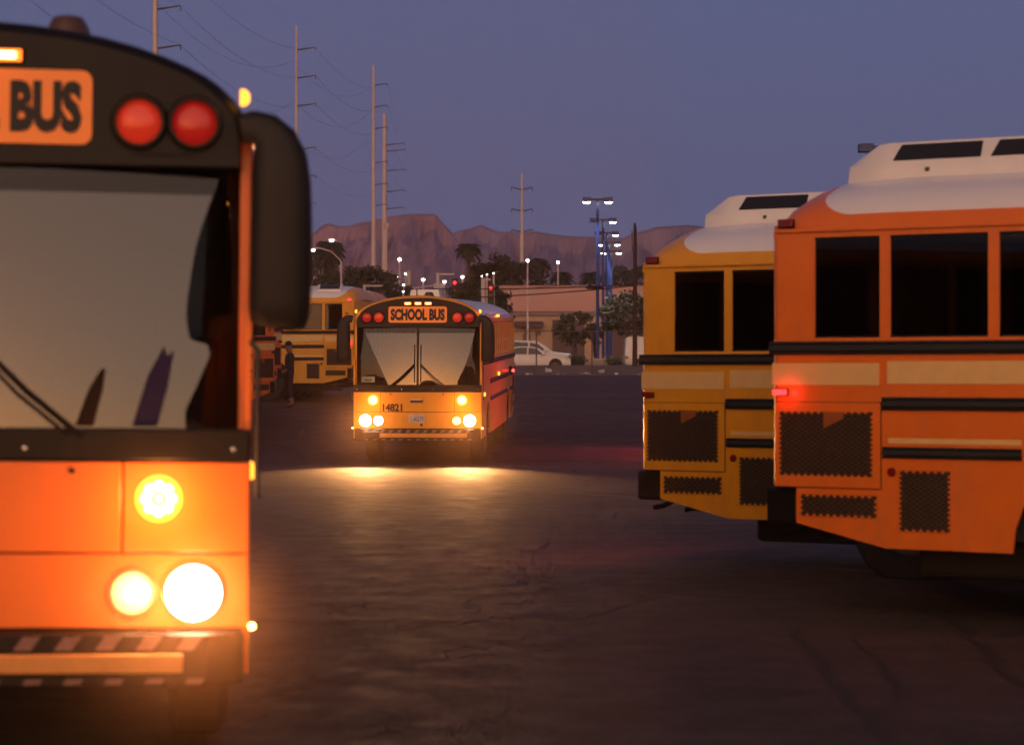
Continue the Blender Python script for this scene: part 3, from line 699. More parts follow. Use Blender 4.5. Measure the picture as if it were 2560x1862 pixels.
    for s2 in (-1, 1):
        # turn signal: ring, lens, led dots
        c = (s2 * .845, 0, 1.247)
        ts = part('turn_signal', ('ts', s2), t, lambda: MB().lathe([(.098, .0), (.098, -.012), (.086, -.016), (.084, -.004)], c, 'y', 24, cap=False).mesh('turn_signal', M_AMBLIT, smooth=True))
        part('lens', ('tsl', s2), ts, lambda: MB().lathe([(.085, -.006), (.07, -.014), (.02, -.018)], c, 'y', 24).mesh('lens', M_AMBLIT, smooth=True))
        def leds():
            mb = MB()
            for k in range(8): mb.lathe([(.022, -.019), (.016, -.026)], (c[0] + .052 * math.cos(k * math.pi / 4), 0, c[2] + .052 * math.sin(k * math.pi / 4)), 'y', 10)
            mb.lathe([(.014, -.019), (.01, -.026)], c, 'y', 10)
            return mb.mesh('led_cluster', M_AMBHOT)
        part('led_cluster', ('tsd', s2), ts, leds)
        lamp('signal_light', 'POINT', ts, (c[0], -.19, c[2]), 13.0 * beam, (1, .30, .07), .06)
        for k, (x, m, rr) in enumerate(((s2 * .99, M_WARM, .112), (s2 * .742, M_WARM if s2 < 0 else M_WARM2, .086))):
            hz = .858
            hb = part('headlight', ('hb', s2, k), t, lambda: MB().lathe([(rr + .018, .0), (rr + .018, -.014), (rr + .004, -.022), (rr, -.004)], (x, 0, hz), 'y', 28, cap=False).mesh('headlight', mat('lamp_ring', (.35, .16, .05), .5), smooth=True))
            part('lens', ('hl_', s2, k), hb, lambda: MB().lathe([(rr, -.006), (rr * .8, -.020), (rr * .3, -.030)], (x, 0, hz), 'y', 28).mesh('lens', m, smooth=True))
            if k and s2 > 0:
                part('bulb', 'bulb', hb, lambda: MB().lathe([(.045, -.022), (.02, -.034)], (x, 0, hz), 'y', 14).mesh('bulb', M_WARM))
            lamp('headlight_beam', 'SPOT', hb, (x, -.09, hz), (2600 if k == 0 else 500) * (beam if variant == 'b' else .45), (1, .42, .13), .07, (R(84), 0, R(180)), 72, 1.)
            lamp('headlight_spill', 'POINT', hb, (x, -.16, hz), (9 if k == 0 else 3) * beam, (1, .48, .20), .06)
    # bumper, stripes, crossing arm
    bmp = part('front_bumper', 'fb', t, lambda: MB().prism([(-1.21, .12), (-1.19, -.06), (-1.05, -.13), (1.05, -.13), (1.19, -.06), (1.21, .12)], lambda a, b: (a, b, .485), lambda a, b: (a, b, .70)).mesh('front_bumper', M_BLK, bevel=.012))
    ml = mat('worn_hatch_stripe', (.22, .12, .10), .6, var=.35, scale=18)
    for k in range(13):
        x = -.98 + k * .163
        part('hatch_stripe', 'hs1', bmp, lambda: MB().prism([(-.055, .636), (.015, .636), (.055, .692), (-.015, .692)], lambda a, b: (a, -.1335, b), lambda a, b: (a, -.1315, b)).mesh('hatch_stripe', ml), (x, 0, 0))
        part('hatch_stripe', 'hs2', bmp, lambda: MB().prism([(-.04, .496), (.03, .496), (.045, .52), (-.025, .52)], lambda a, b: (a, -.1335, b), lambda a, b: (a, -.1315, b)).mesh('hatch_stripe', ml), (x + .02, 0, 0))
    ca = part('crossing_arm', 'xarm', t, lambda: MB().box(-.70, .95, -.185, -.16, .547, .624).mesh('crossing_arm', mat('crossing_arm_yellow', (.80, .34, .08), .45), bevel=.006))
    part('arm_hinge', 'xarmb', ca, lambda: MB().box(-.98, -.70, -.20, -.131, .52, .66).mesh('arm_hinge', M_BLK, bevel=.015))
    # mirrors on curved arms
    for s2 in (-1, 1):
        def mir():
            path = [(1.165, 2.78, .062, .06), (1.215, 2.79, .068, .065), (1.265, 2.775, .08, .075), (1.305, 2.73, .098, .09), (1.328, 2.66, .115, .10), (1.336, 2.56, .124, .108), (1.338, 2.4, .128, .112), (1.338, 2.2, .130, .114), (1.335, 2.05, .128, .112), (1.333, 1.99, .122, .106), (1.332, 1.962, .105, .09), (1.331, 1.955, .06, .05)]
            mb = MB(); rs = []
            for i, (x, z, a, b) in enumerate(path):
                p0, p1 = path[max(i - 1, 0)], path[min(i + 1, len(path) - 1)]
                tv = Vector((p1[0] - p0[0], p1[1] - p0[1])).normalized(); nv = Vector((-tv.y, tv.x))
                ring = []
                for k in range(18):
                    an = 2 * math.pi * k / 18; ca_, sa_ = math.cos(an), math.sin(an)
                    ca_ = math.copysign(abs(ca_) ** .55, ca_); sa_ = math.copysign(abs(sa_) ** .55, sa_)
                    ring.append((s2 * (x + nv.x * ca_ * a), .02 + sa_ * b, z + nv.y * ca_ * a))
                rs.append(ring)
            mb.rings(rs); return mb.mesh('mirror', mat('mirror_housing', (.012, .010, .010), .5, spec=.3), smooth=True, angle=50)
        mo = part('mirror', ('mir', s2), t, mir, (-.07, 0, 0) if variant == 'b' and s2 < 0 else (0, 0, 0))
        part('mirror_glass', ('mirg', s2), mo, lambda: MB().box(s2 * 1.335 - .09, s2 * 1.335 + .09, .134, .140, 2.02, 2.5).mesh('mirror_glass', M_CHR))
        mk_ = part('corner_marker', ('cmk', s2), t, lambda: MB().lathe([(.035, 0), (.035, s2 * .02), (.022, s2 * .035), (.01, s2 * .04)], (s2 * 1.165, .14, 2.925), 'x', 12).mesh('corner_marker', M_AMBLIT, smooth=True))
        part('grab_rod', ('grab', s2), t, lambda: MB().tube([(s2 * 1.20, .06, 1.92), (s2 * 1.245, .0, 1.86), (s2 * 1.247, 0, 1.27), (s2 * 1.247, 0, 1.25)], [.012, .012, .012, .02], 8).mesh('grab_rod', M_RIM))
        part('corner_lamp', ('cl', s2), t, lambda: MB().lathe([(.014, 0), (.010, -.012)], (s2 * 1.232, -.02, .72), 'y', 10).mesh('corner_lamp', M_AMBHOT))
        # side signal lamps
        for k, (s_, z) in enumerate(((L_BUS - .75, 1.30), (6.4, 1.60))):
            part('side_signal', ('ss', s2, k), t, lambda: sbox(s2, s_, s_ + .16, z, z + .075, .001, .03, .008, M_AMBLIT, 'side_signal'))
        part('roof_marker', ('rm', s2), t, lambda: sbox(s2, 6.4, 6.54, 2.83, 2.885, -.04, .02, .008, M_AMBLIT, 'roof_marker'))
    if side_arm:
        sa = part('stop_arm', 'sarm2', t, lambda: MB().box(1.222, 1.30, 9.5, 9.62, 1.52, 1.72).mesh('stop_arm', M_BLK, bevel=.01))
        part('arm_lamp', 'octol', sa, lambda: MB().lathe([(.035, -.0), (.03, -.02)], (1.32, 9.5, 1.62), 'y', 14).mesh('arm_lamp', M_REDHOT))
    # on the roof
    fin = part('roof_beacon', ('beac', beacon_x), t, lambda: MB().lathe([(.10, 0), (.095, .03), (.065, .085), (.04, .092)], (beacon_x, .5, 3.205), 'z', 16).mesh('roof_beacon', mat('beacon_brown', (.09, .045, .035), .35), smooth=True))
    part('roof_antenna', 'ant', t, lambda: MB().tube([(-.05, .45, 3.21), (-.05, .45, 3.36)], .012, 6).mesh('roof_antenna', M_BLK))
    part('roof_hatch', 'fhatch', t, lambda: MB().prism([(-.3, 1.6), (.3, 1.6), (.3, 2.3), (-.3, 2.3)], lambda a, b: (a, b, 3.20), lambda a, b: (a * .92, b, 3.36)).mesh('roof_hatch', M_WHT, bevel=.02))
    return t

def place_by_rear(P0, fwd, sg, z):
    """root location so that the rear corner on side sg stands at P0, the bus heading along fwd"""
    phi = math.atan2(fwd[0], -fwd[1]); c, s_ = math.cos(phi), math.sin(phi)
    x, y = sg * 1.22, L_BUS
    return (P0[0] - (x * c - y * s_), P0[1] - (x * s_ + y * c), z), phi

# the bus whose front fills the left edge
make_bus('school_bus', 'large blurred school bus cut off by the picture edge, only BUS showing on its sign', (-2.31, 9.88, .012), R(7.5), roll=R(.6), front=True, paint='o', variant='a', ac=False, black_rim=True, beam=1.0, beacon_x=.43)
# the bus driving towards the camera
make_bus('school_bus', 'yellow school bus numbered 14821 driving forward in the middle of the lot with headlights on', (-1.79, 45.8, .0), R(-3.0), pitch=R(1.2), front=True, variant='b', ac=False, number='14821', beam=.55, side_arm=True)
# the two parked on the right
uu = (math.cos(R(32.5)), -math.sin(R(32.5)))
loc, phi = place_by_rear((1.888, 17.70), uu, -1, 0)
make_bus('school_bus', 'orange-lit school bus parked closest on the right, three windows and lit red side marker', loc, phi, paint='o', lit_mark='low', seats=3, sides=(-1, 1))
loc, phi = place_by_rear((1.173, 22.19), uu, -1, -.06)
make_bus('school_bus', 'yellow school bus parked just behind the nearer orange-lit one, red lamps dark, two windows showing', loc, phi, seats=3, brake=12.)
# one more added behind it, out of sight, so its brake lights redden the side of the middle bus
make_bus('school_bus', 'added school bus wholly hidden behind the parked yellow one, brake lights on', (15.6, 50.5, .05), R(90), brake=50., sides=(1,))
# parked at the back
f60 = (-math.cos(R(58)), -math.sin(R(58)))
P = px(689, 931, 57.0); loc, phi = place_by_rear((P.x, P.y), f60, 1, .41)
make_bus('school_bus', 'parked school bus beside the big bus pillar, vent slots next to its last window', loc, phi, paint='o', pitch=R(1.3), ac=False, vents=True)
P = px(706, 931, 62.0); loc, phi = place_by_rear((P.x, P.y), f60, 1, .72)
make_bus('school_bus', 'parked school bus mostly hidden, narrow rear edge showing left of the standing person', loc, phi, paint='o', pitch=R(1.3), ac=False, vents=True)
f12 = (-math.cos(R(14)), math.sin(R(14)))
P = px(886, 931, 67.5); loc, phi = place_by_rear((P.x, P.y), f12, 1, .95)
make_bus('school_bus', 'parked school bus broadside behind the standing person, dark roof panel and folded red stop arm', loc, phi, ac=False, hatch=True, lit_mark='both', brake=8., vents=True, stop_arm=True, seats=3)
P = px(928, 931, 72.5); loc, phi = place_by_rear((P.x, P.y), f12, 1, 1.0)
make_bus('school_bus', 'parked school bus with only its pale roof corner rising beside the middle bus', loc, phi, ac=False, hatch=True)

# ------------------------------------------------------------------ person beside the far buses
def person(loc, rz):
    root = thing('person', loc, 'person in dark blue shirt and dark trousers standing between the parked buses', 'person', rz=rz)
    J = [(0, 0, .92), (0, 0, 1.12), (0, .02, 1.36), (0, .03, 1.46), (0, 0, 1.54), (0, -.03, 1.64),             # pelvis, waist, chest, neck, head
         (.19, .02, 1.38), (.235, .02, 1.12), (.20, -.17, .98), (.17, -.25, .97),                               # arm, hand forward
         (-.19, .02, 1.38), (-.235, .04, 1.12), (-.20, -.15, .96), (-.17, -.23, .95),
         (.10, 0, .88), (.11, -.02, .50), (.11, .05, .10), (.115, -.10, .035),
         (-.10, 0, .88), (-.12, .05, .50), (-.12, .14, .10), (-.125, .0, .035), (0, -.06, 1.70)]
    Ed = [(0, 1), (1, 2), (2, 3), (3, 4), (4, 5), (5, 22), (2, 6), (6, 7), (7, 8), (8, 9), (2, 10), (10, 11), (11, 12), (12, 13), (0, 14), (14, 15), (15, 16), (16, 17), (0, 18), (18, 19), (19, 20), (20, 21)]
    rad = [(.17, .13), (.165, .125), (.19, .13), (.06, .06), (.075, .085), (.085, .10), (.075, .075), (.055, .055), (.042, .042), (.04, .03), (.075, .075), (.055, .055), (.042, .042), (.04, .03),
           (.11, .11), (.08, .08), (.055, .055), (.05, .035), (.11, .11), (.08, .08), (.055, .055), (.05, .035), (.05, .06)]
    me = bpy.data.meshes.new('body'); me.from_pydata(J, Ed, [])
    o = link('body', me, root)
    md = o.modifiers.new('skin', 'SKIN'); md.use_smooth_shade = True
    for i, r in enumerate(rad):
        v = me.skin_vertices[0].data[i]; v.radius = r; v.use_root = (i == 0)
    o.modifiers.new('sub', 'SUBSURF').levels = 2
    dg = bpy.context.evaluated_depsgraph_get()
    m2 = bpy.data.meshes.new_from_object(o.evaluated_get(dg))
    o.modifiers.clear(); o.data = m2; m2.materials.clear()
    for m in (mat('skin', (.36, .17, .10), .5), mat('navy_shirt', (.020, .020, .045), .8), mat('dark_trousers', (.014, .012, .014), .85), mat('shoe', (.05, .03, .028), .6)):
        m2.materials.append(m)
    for p in m2.polygons:
        c = p.center
        p.material_index = 3 if c.z < .09 else 0 if (c.z < .28 and c.x > 0) else 2 if c.z < .93 and abs(c.x) < .165 else 0 if c.z > 1.47 or (c.y < -.13 and c.z < 1.06 and c.z > .8) else 1
        p.use_smooth = True
    h = MB(); rs = []
    for k in range(6):
        a = R(90 - 20 * k); r = .090 * math.cos(a) + .004; z = 1.672 + .115 * math.sin(a)
        rs.append([(r * .88 * math.cos(2 * math.pi * i / 14), -.015 + r * 1.02 * math.sin(2 * math.pi * i / 14), z) for i in range(14)])
    h.rings(rs).build('hair', mat('dark_hair', (.012, .009, .008), .7), root, smooth=True)
    return root
pp = px(723, 931, 64.0); person((pp.x, pp.y, gz(64.0) + .004), R(-70))

# ------------------------------------------------------------------ plants
def leaf_mesh(name, clumps, n, size, mats, seed, flat=1.):
    """small leaf faces gathered in clumps: (centre, radius)"""
    rnd = random.Random(seed); mb = MB()
    for c, r in clumps:
        for _ in range(n):
            while True:
                d = Vector((rnd.uniform(-1, 1), rnd.uniform(-1, 1), rnd.uniform(-1, 1)))
                if d.length <= 1: break
            d *= (.55 + .45 * rnd.random())
            p = Vector(c) + Vector((d.x * r, d.y * r, d.z * r * flat))
            a = Vector((rnd.gauss(0, 1), rnd.gauss(0, 1), rnd.gauss(0, 1))).normalized(); b = a.orthogonal().normalized()
            s_ = size * rnd.uniform(.6, 1.4)
            mb.add([p - a * s_, p + b * s_ * .45, p + a * s_, p - b * s_ * .45], [(0, 1, 2, 3)], rnd.randrange(len(mats)))
    me = bpy.data.meshes.new(name); me.from_pydata(mb.v, [], mb.f)
    for m in mats: me.materials.append(m)
    me.polygons.foreach_set('material_index', mb.mi)
    return me

LEAF = [mat('leaf_dark', (.035, .040, .016), .7, var=.3), mat('leaf_mid', (.055, .058, .022), .7, var=.3), mat('leaf_olive', (.075, .066, .028), .7, var=.3)]
M_BARK = mat('bark', (.055, .034, .022), .9, var=.3, scale=12)

def tree(name, label, base, h, rx, rz_, ncl, nl, size, seed, trunk=.16, low=.35, group=None, mats=None):
    rnd = random.Random(seed)
    t = thing(name, base, label, 'tree', group)
    cz = h - rz_
    cl = []
    for i in range(ncl):
        a = rnd.uniform(0, 2 * math.pi); u = rnd.uniform(-.9, 1); rr = math.sqrt(max(0., 1 - u * u)) * rnd.uniform(.45, 1.0)
        cl.append(((rx * rr * math.cos(a) * .85, rx * rr * math.sin(a) * .85, cz + rz_ * u * .82), rx * rnd.uniform(.20, .36)))
    tr = MB(); top = max(.3, cz - rz_ * .2)
    tr.tube([(0, 0, -.05), (.03 * h * rnd.uniform(-1, 1), 0, top * .5), (0, 0, top)], [trunk, trunk * .8, trunk * .55], 8)
    for c, r in cl[:7]:
        tr.tube([(0, 0, top * .75), ((c[0]) * .5, c[1] * .5, (top + c[2]) / 2), c], [trunk * .45, trunk * .28, trunk * .1], 6)
    tr.build('trunk', M_BARK, t, smooth=True)
    link('crown', leaf_mesh('crown', cl, nl, size, mats or LEAF, seed + 1, .8), t)
    return t

def palm(label, base, h, r, seed, droop=1., group='palm trees', shaggy=False):
    rnd = random.Random(seed)
    t = thing('palm_tree', base, label, 'palm tree', group)
    tr = MB(); n = 9
    tr.tube([(0, 0, -.05)] + [(.04 * math.sin(k * .6), 0, h * k / n) for k in range(1, n + 1)], [.24] + [.21 - .05 * k / n + (.02 if k % 2 else 0) for k in range(1, n + 1)], 9)
    tr.build('trunk', mat('palm_bark', (.085, .05, .035), .9, var=.3, scale=9), t, smooth=True)
    mb = MB(); nf = 90
    for i in range(nf):
        a = rnd.uniform(0, 2 * math.pi); up = rnd.uniform(-.55, 1.25); L = r * rnd.uniform(.8, 1.08)
        pts = []
        for k in range(8):
            u = k / 7; rad = L * (u * math.cos(up * .8)) ; z = L * (u * math.sin(up * .8) - droop * .62 * u * u)
            pts.append(Vector((math.cos(a) * rad, math.sin(a) * rad, h + z)))
        side = Vector((-math.sin(a), math.cos(a), 0))
        for k in range(1, 8):
            p, q = pts[k - 1], pts[k]; d = (q - p)
            for sgn in (-1, 1):
                for e_ in (0., .5):
                    o = p + d * e_; ll = L * .30 * (1 - .55 * abs(k / 7 - .45)) * rnd.uniform(.8, 1.15)
                    tip = o + side * sgn * ll * .75 + d.normalized() * ll * .55 - Vector((0, 0, ll * .30))
                    w_ = d * .5
                    mb.add([o - w_ * .3, o + w_, tip], [(0, 1, 2)], rnd.randrange(2))
    if shaggy:
        for i in range(260):
            a = rnd.uniform(0, 2 * math.pi); z = h - rnd.uniform(.1, r * 1.1); rr = rnd.uniform(.2, .85) * r * .55
            p = Vector((math.cos(a) * rr, math.sin(a) * rr, z)); dn = Vector((math.cos(a) * .25, math.sin(a) * .25, -.9)) * rnd.uniform(.4, .9)
            s_ = Vector((-math.sin(a), math.cos(a), 0)) * .10
            mb.add([p - s_, p + s_, p + dn], [(0, 1, 2)], 2)
    me = bpy.data.meshes.new('crown'); me.from_pydata(mb.v, [], mb.f)
    for m in (mat('palm_leaf', (.034, .040, .018), .6, var=.3), mat('palm_leaf_pale', (.060, .058, .026), .6, var=.3), mat('palm_dead_frond', (.085, .050, .030), .8)): me.materials.append(m)
    me.polygons.foreach_set('material_index', mb.mi)
    link('crown', me, t)
    return t

def at(x, ytop, d):
    """ground point under pixel column x at distance d, and the height that reaches pixel row ytop"""
    p = px(x, ytop, d); return (p.x, d, gz(d)), p.z - gz(d)

b, h = at(1172, 618, 232); palm('tall fan palm standing clear against the mesa', b, h, 1.5, 5)
b, h = at(1404, 690, 245); palm('palm with a lamp at its crown behind the pink warehouse', b, h, 1.45, 6, .9)
b, h = at(1476, 690, 245); palm('thin palm beside the row of blue lamp posts', b, h, 1.3, 8, .8)
b, h = at(822, 615, 205); palm('shaggy palm with a skirt of dead fronds beside the big bus mirror', b, h, 1.7, 9, 1.1, shaggy=True)
b, h = at(1345, 655, 245); palm('short stout palm at the end of the round tree crowns', b, h, 1.5, 10, 1.1)

def tr2(x, ytop, d, rx, rzf, label, seed, ncl=46, nl=70, size=.22, **k):
    b, h = at(x, ytop, d); return tree('tree', label, b, h, rx, rzf, ncl, nl, size, seed, trunk=.22, **k)
tr2(790, 640, 195, 3.6, 4.4, 'dark tree beside the big bus mirror, behind the pale bus roof', 21)
tr2(858, 655, 200, 3.4, 4.0, 'dark tree rising left of the twin steel poles', 22)
tr2(918, 650, 205, 3.0, 4.2, 'dark tree crossing the foot of the steel poles', 23)
tr2(972, 668, 210, 2.6, 4.0, 'dark tree right of the steel poles, above the middle bus roof', 24)
tr2(1175, 686, 180, 2.4, 3.4, 'dense dark tree beneath the tall fan palm', 25)
tr2(1158, 712, 172, 1.3, 2.4, 'low dark tree at the red traffic signal', 26)
tr2(1225, 700, 185, 2.2, 3.6, 'dark tree against the end of the pink warehouse', 27)
tr2(1245, 636, 238, 3.4, 3.0, 'round tree crown above the warehouse roof beside the palm', 28)
tr2(1300, 648, 240, 2.8, 2.5, 'broad tree crown above the warehouse, in front of the tapered pole', 29)
tr2(1205, 655, 240, 2.0, 2.2, 'small tree crown touching the fan palm trunk', 30)
tr2(1548, 662, 240, 2.6, 2.4, 'tree crown above the warehouse beside the wooden pole', 31)
tr2(1612, 664, 242, 2.6, 2.4, 'tree crown above the warehouse, partly behind the yellow bus', 32)
tr2(1440, 778, 158, 1.55, 1.15, 'small open tree in front of the dark warehouse door', 33, ncl=30, nl=60, size=.13)
tr2(1487, 808, 160, .75, .75, 'slim sapling between the blue lamp posts and the tree', 35, ncl=16, nl=50, size=.11)
tr2(1568, 726, 152, 2.0, 1.6, 'bushy olive tree beside the wooden pole and the white van', 34, ncl=40, nl=70, size=.14)
def bush(x, ytop, d, r, label, seed):
    b, h = at(x, ytop, d)
    t = thing('bush', b, label, 'bush'); rnd = random.Random(seed)
    cl = [((r * .6 * math.cos(i * 2.4) * rnd.uniform(.3, 1), r * .6 * math.sin(i * 2.4) * rnd.uniform(.3, 1), h * rnd.uniform(.3, .72)), r * .45) for i in range(14)]
    link('foliage', leaf_mesh('foliage', cl, 90, .07, LEAF, seed, .9), t)
    MB().tube([(0, 0, -.05), (0, 0, h * .5)], [.06, .02], 6).tube([(0, 0, 0), (r * .4, 0, h * .5)], [.05, .02], 6).build('stem', M_BARK, t)
bush(1443, 878, 146, .72, 'round bush at the nose of the white car', 41)
bush(1532, 882, 149, .75, 'round bush right of the blue lamp posts', 42)

# ------------------------------------------------------------------ warehouse
D = 228.0
def wh():
    zg = gz(D); xl = px(1238, 0, D).x; xr = 42.0
    t = thing('warehouse', (xl, D, zg), 'long pink flat-roofed warehouse behind the fence with dark doors', 'building')
    W = xr - xl
    Z = lambda py: px(0, py, D).z - zg
    PK = mat('pink_stucco', (.56, .33, .30), .85, var=.06, scale=.4); BG = mat('beige_wall', (.52, .34, .235), .85, var=.08, scale=.5); GY = mat('grey_band', (.25, .19, .19), .8)
    MB().box(0, W, .3, 40, 0, Z(790)).build('wall', BG, t)
    MB().box(-.15, W + .15, .0, 40.2, Z(778), Z(716)).build('parapet', PK, t)
    MB().box(-.05, W, .12, .29, Z(789), Z(778.3)).build('band', GY, t)
    MB().box(-.25, W + .2, -.08, .35, Z(716) + .002, Z(714)).build('coping', mat('coping', (.52, .33, .31), .8), t)
    def door(x0, x1, yt, m, nm, slats=0):
        a, b = px(x0, 0, D).x - xl, px(x1, 0, D).x - xl
        d = MB().box(a, b, .18, .29, 0, Z(yt)).build(nm, m, t)
        for k in range(slats):
            MB().box(a + .05, b - .05, .15, .178, .12 + k * (Z(yt) - .2) / slats, .05 + (k + 1) * (Z(yt) - .2) / slats).build('slat', m, d)
        return d
    RD = mat('roller_door', (.115, .075, .075), .7)
    door(1381, 1461, 799, RD, 'roller_door', 10); door(1527, 1572, 805, RD, 'roller_door', 9); door(1640, 1700, 799, RD, 'roller_door', 10)
    door(1308, 1326, 835, mat('grey_door', (.16, .11, .10), .7), 'door')
    a, b = px(1286, 0, D).x - xl, px(1358, 0, D).x - xl
    MB().prism([(0, 0), (-1.1, -.35), (-1.1, -.55), (0, -.5)], lambda p, q: (a, .3 + p, Z(803) + q), lambda p, q: (b, .3 + p, Z(803) + q)).build('awning', mat('awning', (.13, .08, .08), .8), t)
    for k, x in enumerate((1318, 1345)):
        c = px(x, 0, D).x - xl
        MB().box(c - .25, c + .25, .16, .295, Z(838), Z(822)).build('window', mat('dim_window', (.10, .07, .07), .3), t)
    MB().box(W * .30, W * .30 + 4, 4, 7, Z(716), Z(711)).build('roof_unit', mat('roof_unit', (.5, .42, .40), .7), t)
wh()

# ------------------------------------------------------------------ fence and litter at the edge of the lot
def fence():
    y = 130.5; z0 = gz(y); t = thing('chain_link_fence', (0, y, z0), 'thin chain-link fence with steel posts along the far edge of the lot', 'fence')
    m = mat('fence_steel', (.10, .085, .085), .6, metal=.3); H = px(0, 828, y).z - z0
    for x in range(560, 1800, 139):
        X = px(x + 86, 0, y).x
        MB().tube([(X, 0, -.1), (X, 0, H + .05)], .038, 8).build('post', m, t)
    a, b = px(560, 0, y).x, px(1800, 0, y).x
    MB().tube([(a, 0, H), (b, 0, H)], .026, 6).build('top_rail', m, t)
    mb = MB(); n = int((b - a) / .22); k = H / .22
    for i in range(-int(k) - 1, n):
        for sg in (1, -1):
            x0 = a + i * .22 if sg > 0 else a + (i + k) * .22
            x1 = x0 + sg * H
            mb.add([(x0 - .0016, -.03 * sg, .02), (x0 + .0016, -.03 * sg, .02), (x1 + .0016, -.03 * sg, H), (x1 - .0016, -.03 * sg, H)], [(0, 1, 2, 3)])
    o = mb.build('wire_mesh', m, t); o['kind'] = 'stuff'
fence()
rl = random.Random(3); LM = [mat('paper_white', (.55, .50, .48), .8), mat('plastic_grey', (.36, .34, .36), .5), mat('cardboard', (.30, .20, .14), .8)]
LIT = [(1372, 929, .30, 'crumpled white paper bag lying on the dirt bank below the white car'), (1503, 930, .26, 'pale plastic tub on the dirt bank near the blue posts'), (1394, 936, .14, 'small scrap of white paper at the lot edge below the car nose'),
       (1318, 936, .16, 'flat pale scrap at the lot edge below the fence post'), (1328, 936, .13, 'grey scrap beside the flat pale one at the lot edge'), (1410, 935, .15, 'pale rubbish at the lot edge right of the paper scrap'),
       (1466, 931, .20, 'torn white sheet on the dirt bank left of the plastic tub'), (1474, 935, .10, 'tiny white scrap below the torn sheet'), (1455, 934, .16, 'brown card at the lot edge below the bush'), (1541, 935, .15, 'pale scrap at the lot edge below the second bush'), (1595, 936, .16, 'white scrap at the lot edge beside the yellow bus')]
for i, (x, y_, s_, lab) in enumerate(LIT):
    d = 130.8 + max(0, (936 - y_)) * .45
    p = px(x, y_, d); mb = MB(); s_ *= .55; mb.box(-s_, s_, -s_ * .6, s_ * .6, 0, s_ * 1.1)
    mb.v = [(a + rl.uniform(-.4, .4) * s_, b_ + rl.uniform(-.3, .3) * s_, c + (rl.uniform(-.9, .5) * s_ if c > 0 else 0)) for a, b_, c in mb.v]
    o = mb.build('litter', LM[i % 3], None, bevel=s_ * .2); o.location = (p.x, d, gz(d) - .025)
    tag(o, lab, 'litter', 'litter along the lot edge')

# ------------------------------------------------------------------ cars
CARW = mat('car_white', (.66, .63, .63), .3, var=.03, coat=.4); CARG = glass('car_glass', (.22, .25, .24), 1.5); CARB = mat('car_trim', (.015, .014, .014), .5)
def car(name, label, loc, rz, L, W, body, roofp, wheels, r, wins, cat):
    """side profiles: x from nose (0) to tail (L), z up; the nose points to -x before rotation"""
    t = thing(name, loc, label, cat, rz=rz); h = W / 2
    m = MB(); m.prism(body, lambda a, b: (a, -h, b), lambda a, b: (a, h, b)); m.build('body', CARW, t, bevel=.07, seg=3, smooth=True, angle=60)
    g = MB(); hi = h * .80
    ztop = max(z for _, z in roofp); zb = min(z for _, z in roofp)
    ins = lambda z: h * .965 - (h * .965 - hi) * (z - zb) / (ztop - zb)
    g.prism(roofp, lambda a, b: (a, -ins(b), b), lambda a, b: (a, ins(b), b)); g.build('cabin', CARW, t, bevel=.05, seg=3, smooth=True, angle=60)
    for sg in (-1, 1):
        for k, wpts in enumerate(wins):
            mb = MB(); mb.prism(wpts, lambda a, b: (a, sg * (ins(b) + .004), b), lambda a, b: (a, sg * (ins(b) + .012), b)); mb.build('window', mat('car_window', (.05, .055, .055), .12), t)
        MB().box(*sorted((wheels[0] + .62, wheels[0] + .80)), *sorted((sg * (h - .02), sg * (h + .16))), zb + .02, zb + .17).build('wing_mirror', CARW, t, bevel=.03)
        MB().box(.03, .34, *sorted((sg * (h - .28), sg * (h + .003))), .60, .74).build('headlamp', mat('lamp_clear', (.5, .5, .5), .1), t, bevel=.03)
        MB().box(L - .22, L + .01, *sorted((sg * (h - .25), sg * (h + .004))), .72, .92).build('tail_lamp', M_REDL, t, bevel=.03)
        for x in wheels:
            MB().lathe([(r + .06, -.02), (r + .06, .012)], (x, sg * h, r), 'y', 24).build('wheel_arch', CARB, t)
            w_ = MB().lathe([(r * .62, -.1), (r * .95, -.1), (r, -.06), (r, .06), (r * .95, .1), (r * .62, .1)], (x, sg * (h - .075), r), 'y', 24).build('wheel', M_TYRE, t, smooth=True)
            MB().lathe([(r * .6, -.104), (r * .2, -.09), (r * .2, .09), (r * .6, .104)], (x, sg * (h - .075), r), 'y', 16).build('rim', M_RIM, w_, smooth=True)
            MB().box(-.2, .2, -.01, .01, -.01, .01).build('door_handle', CARW, t).location = (x + .9, sg * (h + .01), .86)
    return t
zc = 1.86
sed_b = [(.02, .30), (0, .52), (.12, .70), (1.05, .88), (1.30, .93), (3.9, .97), (4.55, .98), (4.70, .80), (4.68, .35), (4.45, .22), (.3, .20)]
sed_r = [(1.15, .90), (1.95, 1.34), (2.35, 1.43), (3.0, 1.44), (3.55, 1.36), (4.30, .97), (4.2, .92)]
sed_w = [[(1.62, .97), (2.05, 1.30), (2.48, 1.37), (2.52, .97)], [(2.60, .97), (2.57, 1.37), (3.05, 1.37), (3.42, 1.28), (3.85, .99)]]
p = px(1427, 0, 142.5); car('sedan', 'white sedan parked behind the fence, closest to the lot', (p.x, 142.5, gz(142.5)), R(180), 4.7, 1.8, sed_b, sed_r, (.92, 3.68), .34, sed_w, 'car')
suv_b = [(.02, .35), (0, .72), (.10, 1.0), (1.15, 1.14), (1.35, 1.16), (4.95, 1.18), (5.05, .6), (5.0, .32), (.3, .28)]
suv_r = [(1.22, 1.13), (1.95, 1.66), (2.25, 1.80), (4.3, 1.86), (4.80, 1.80), (5.02, 1.15)]
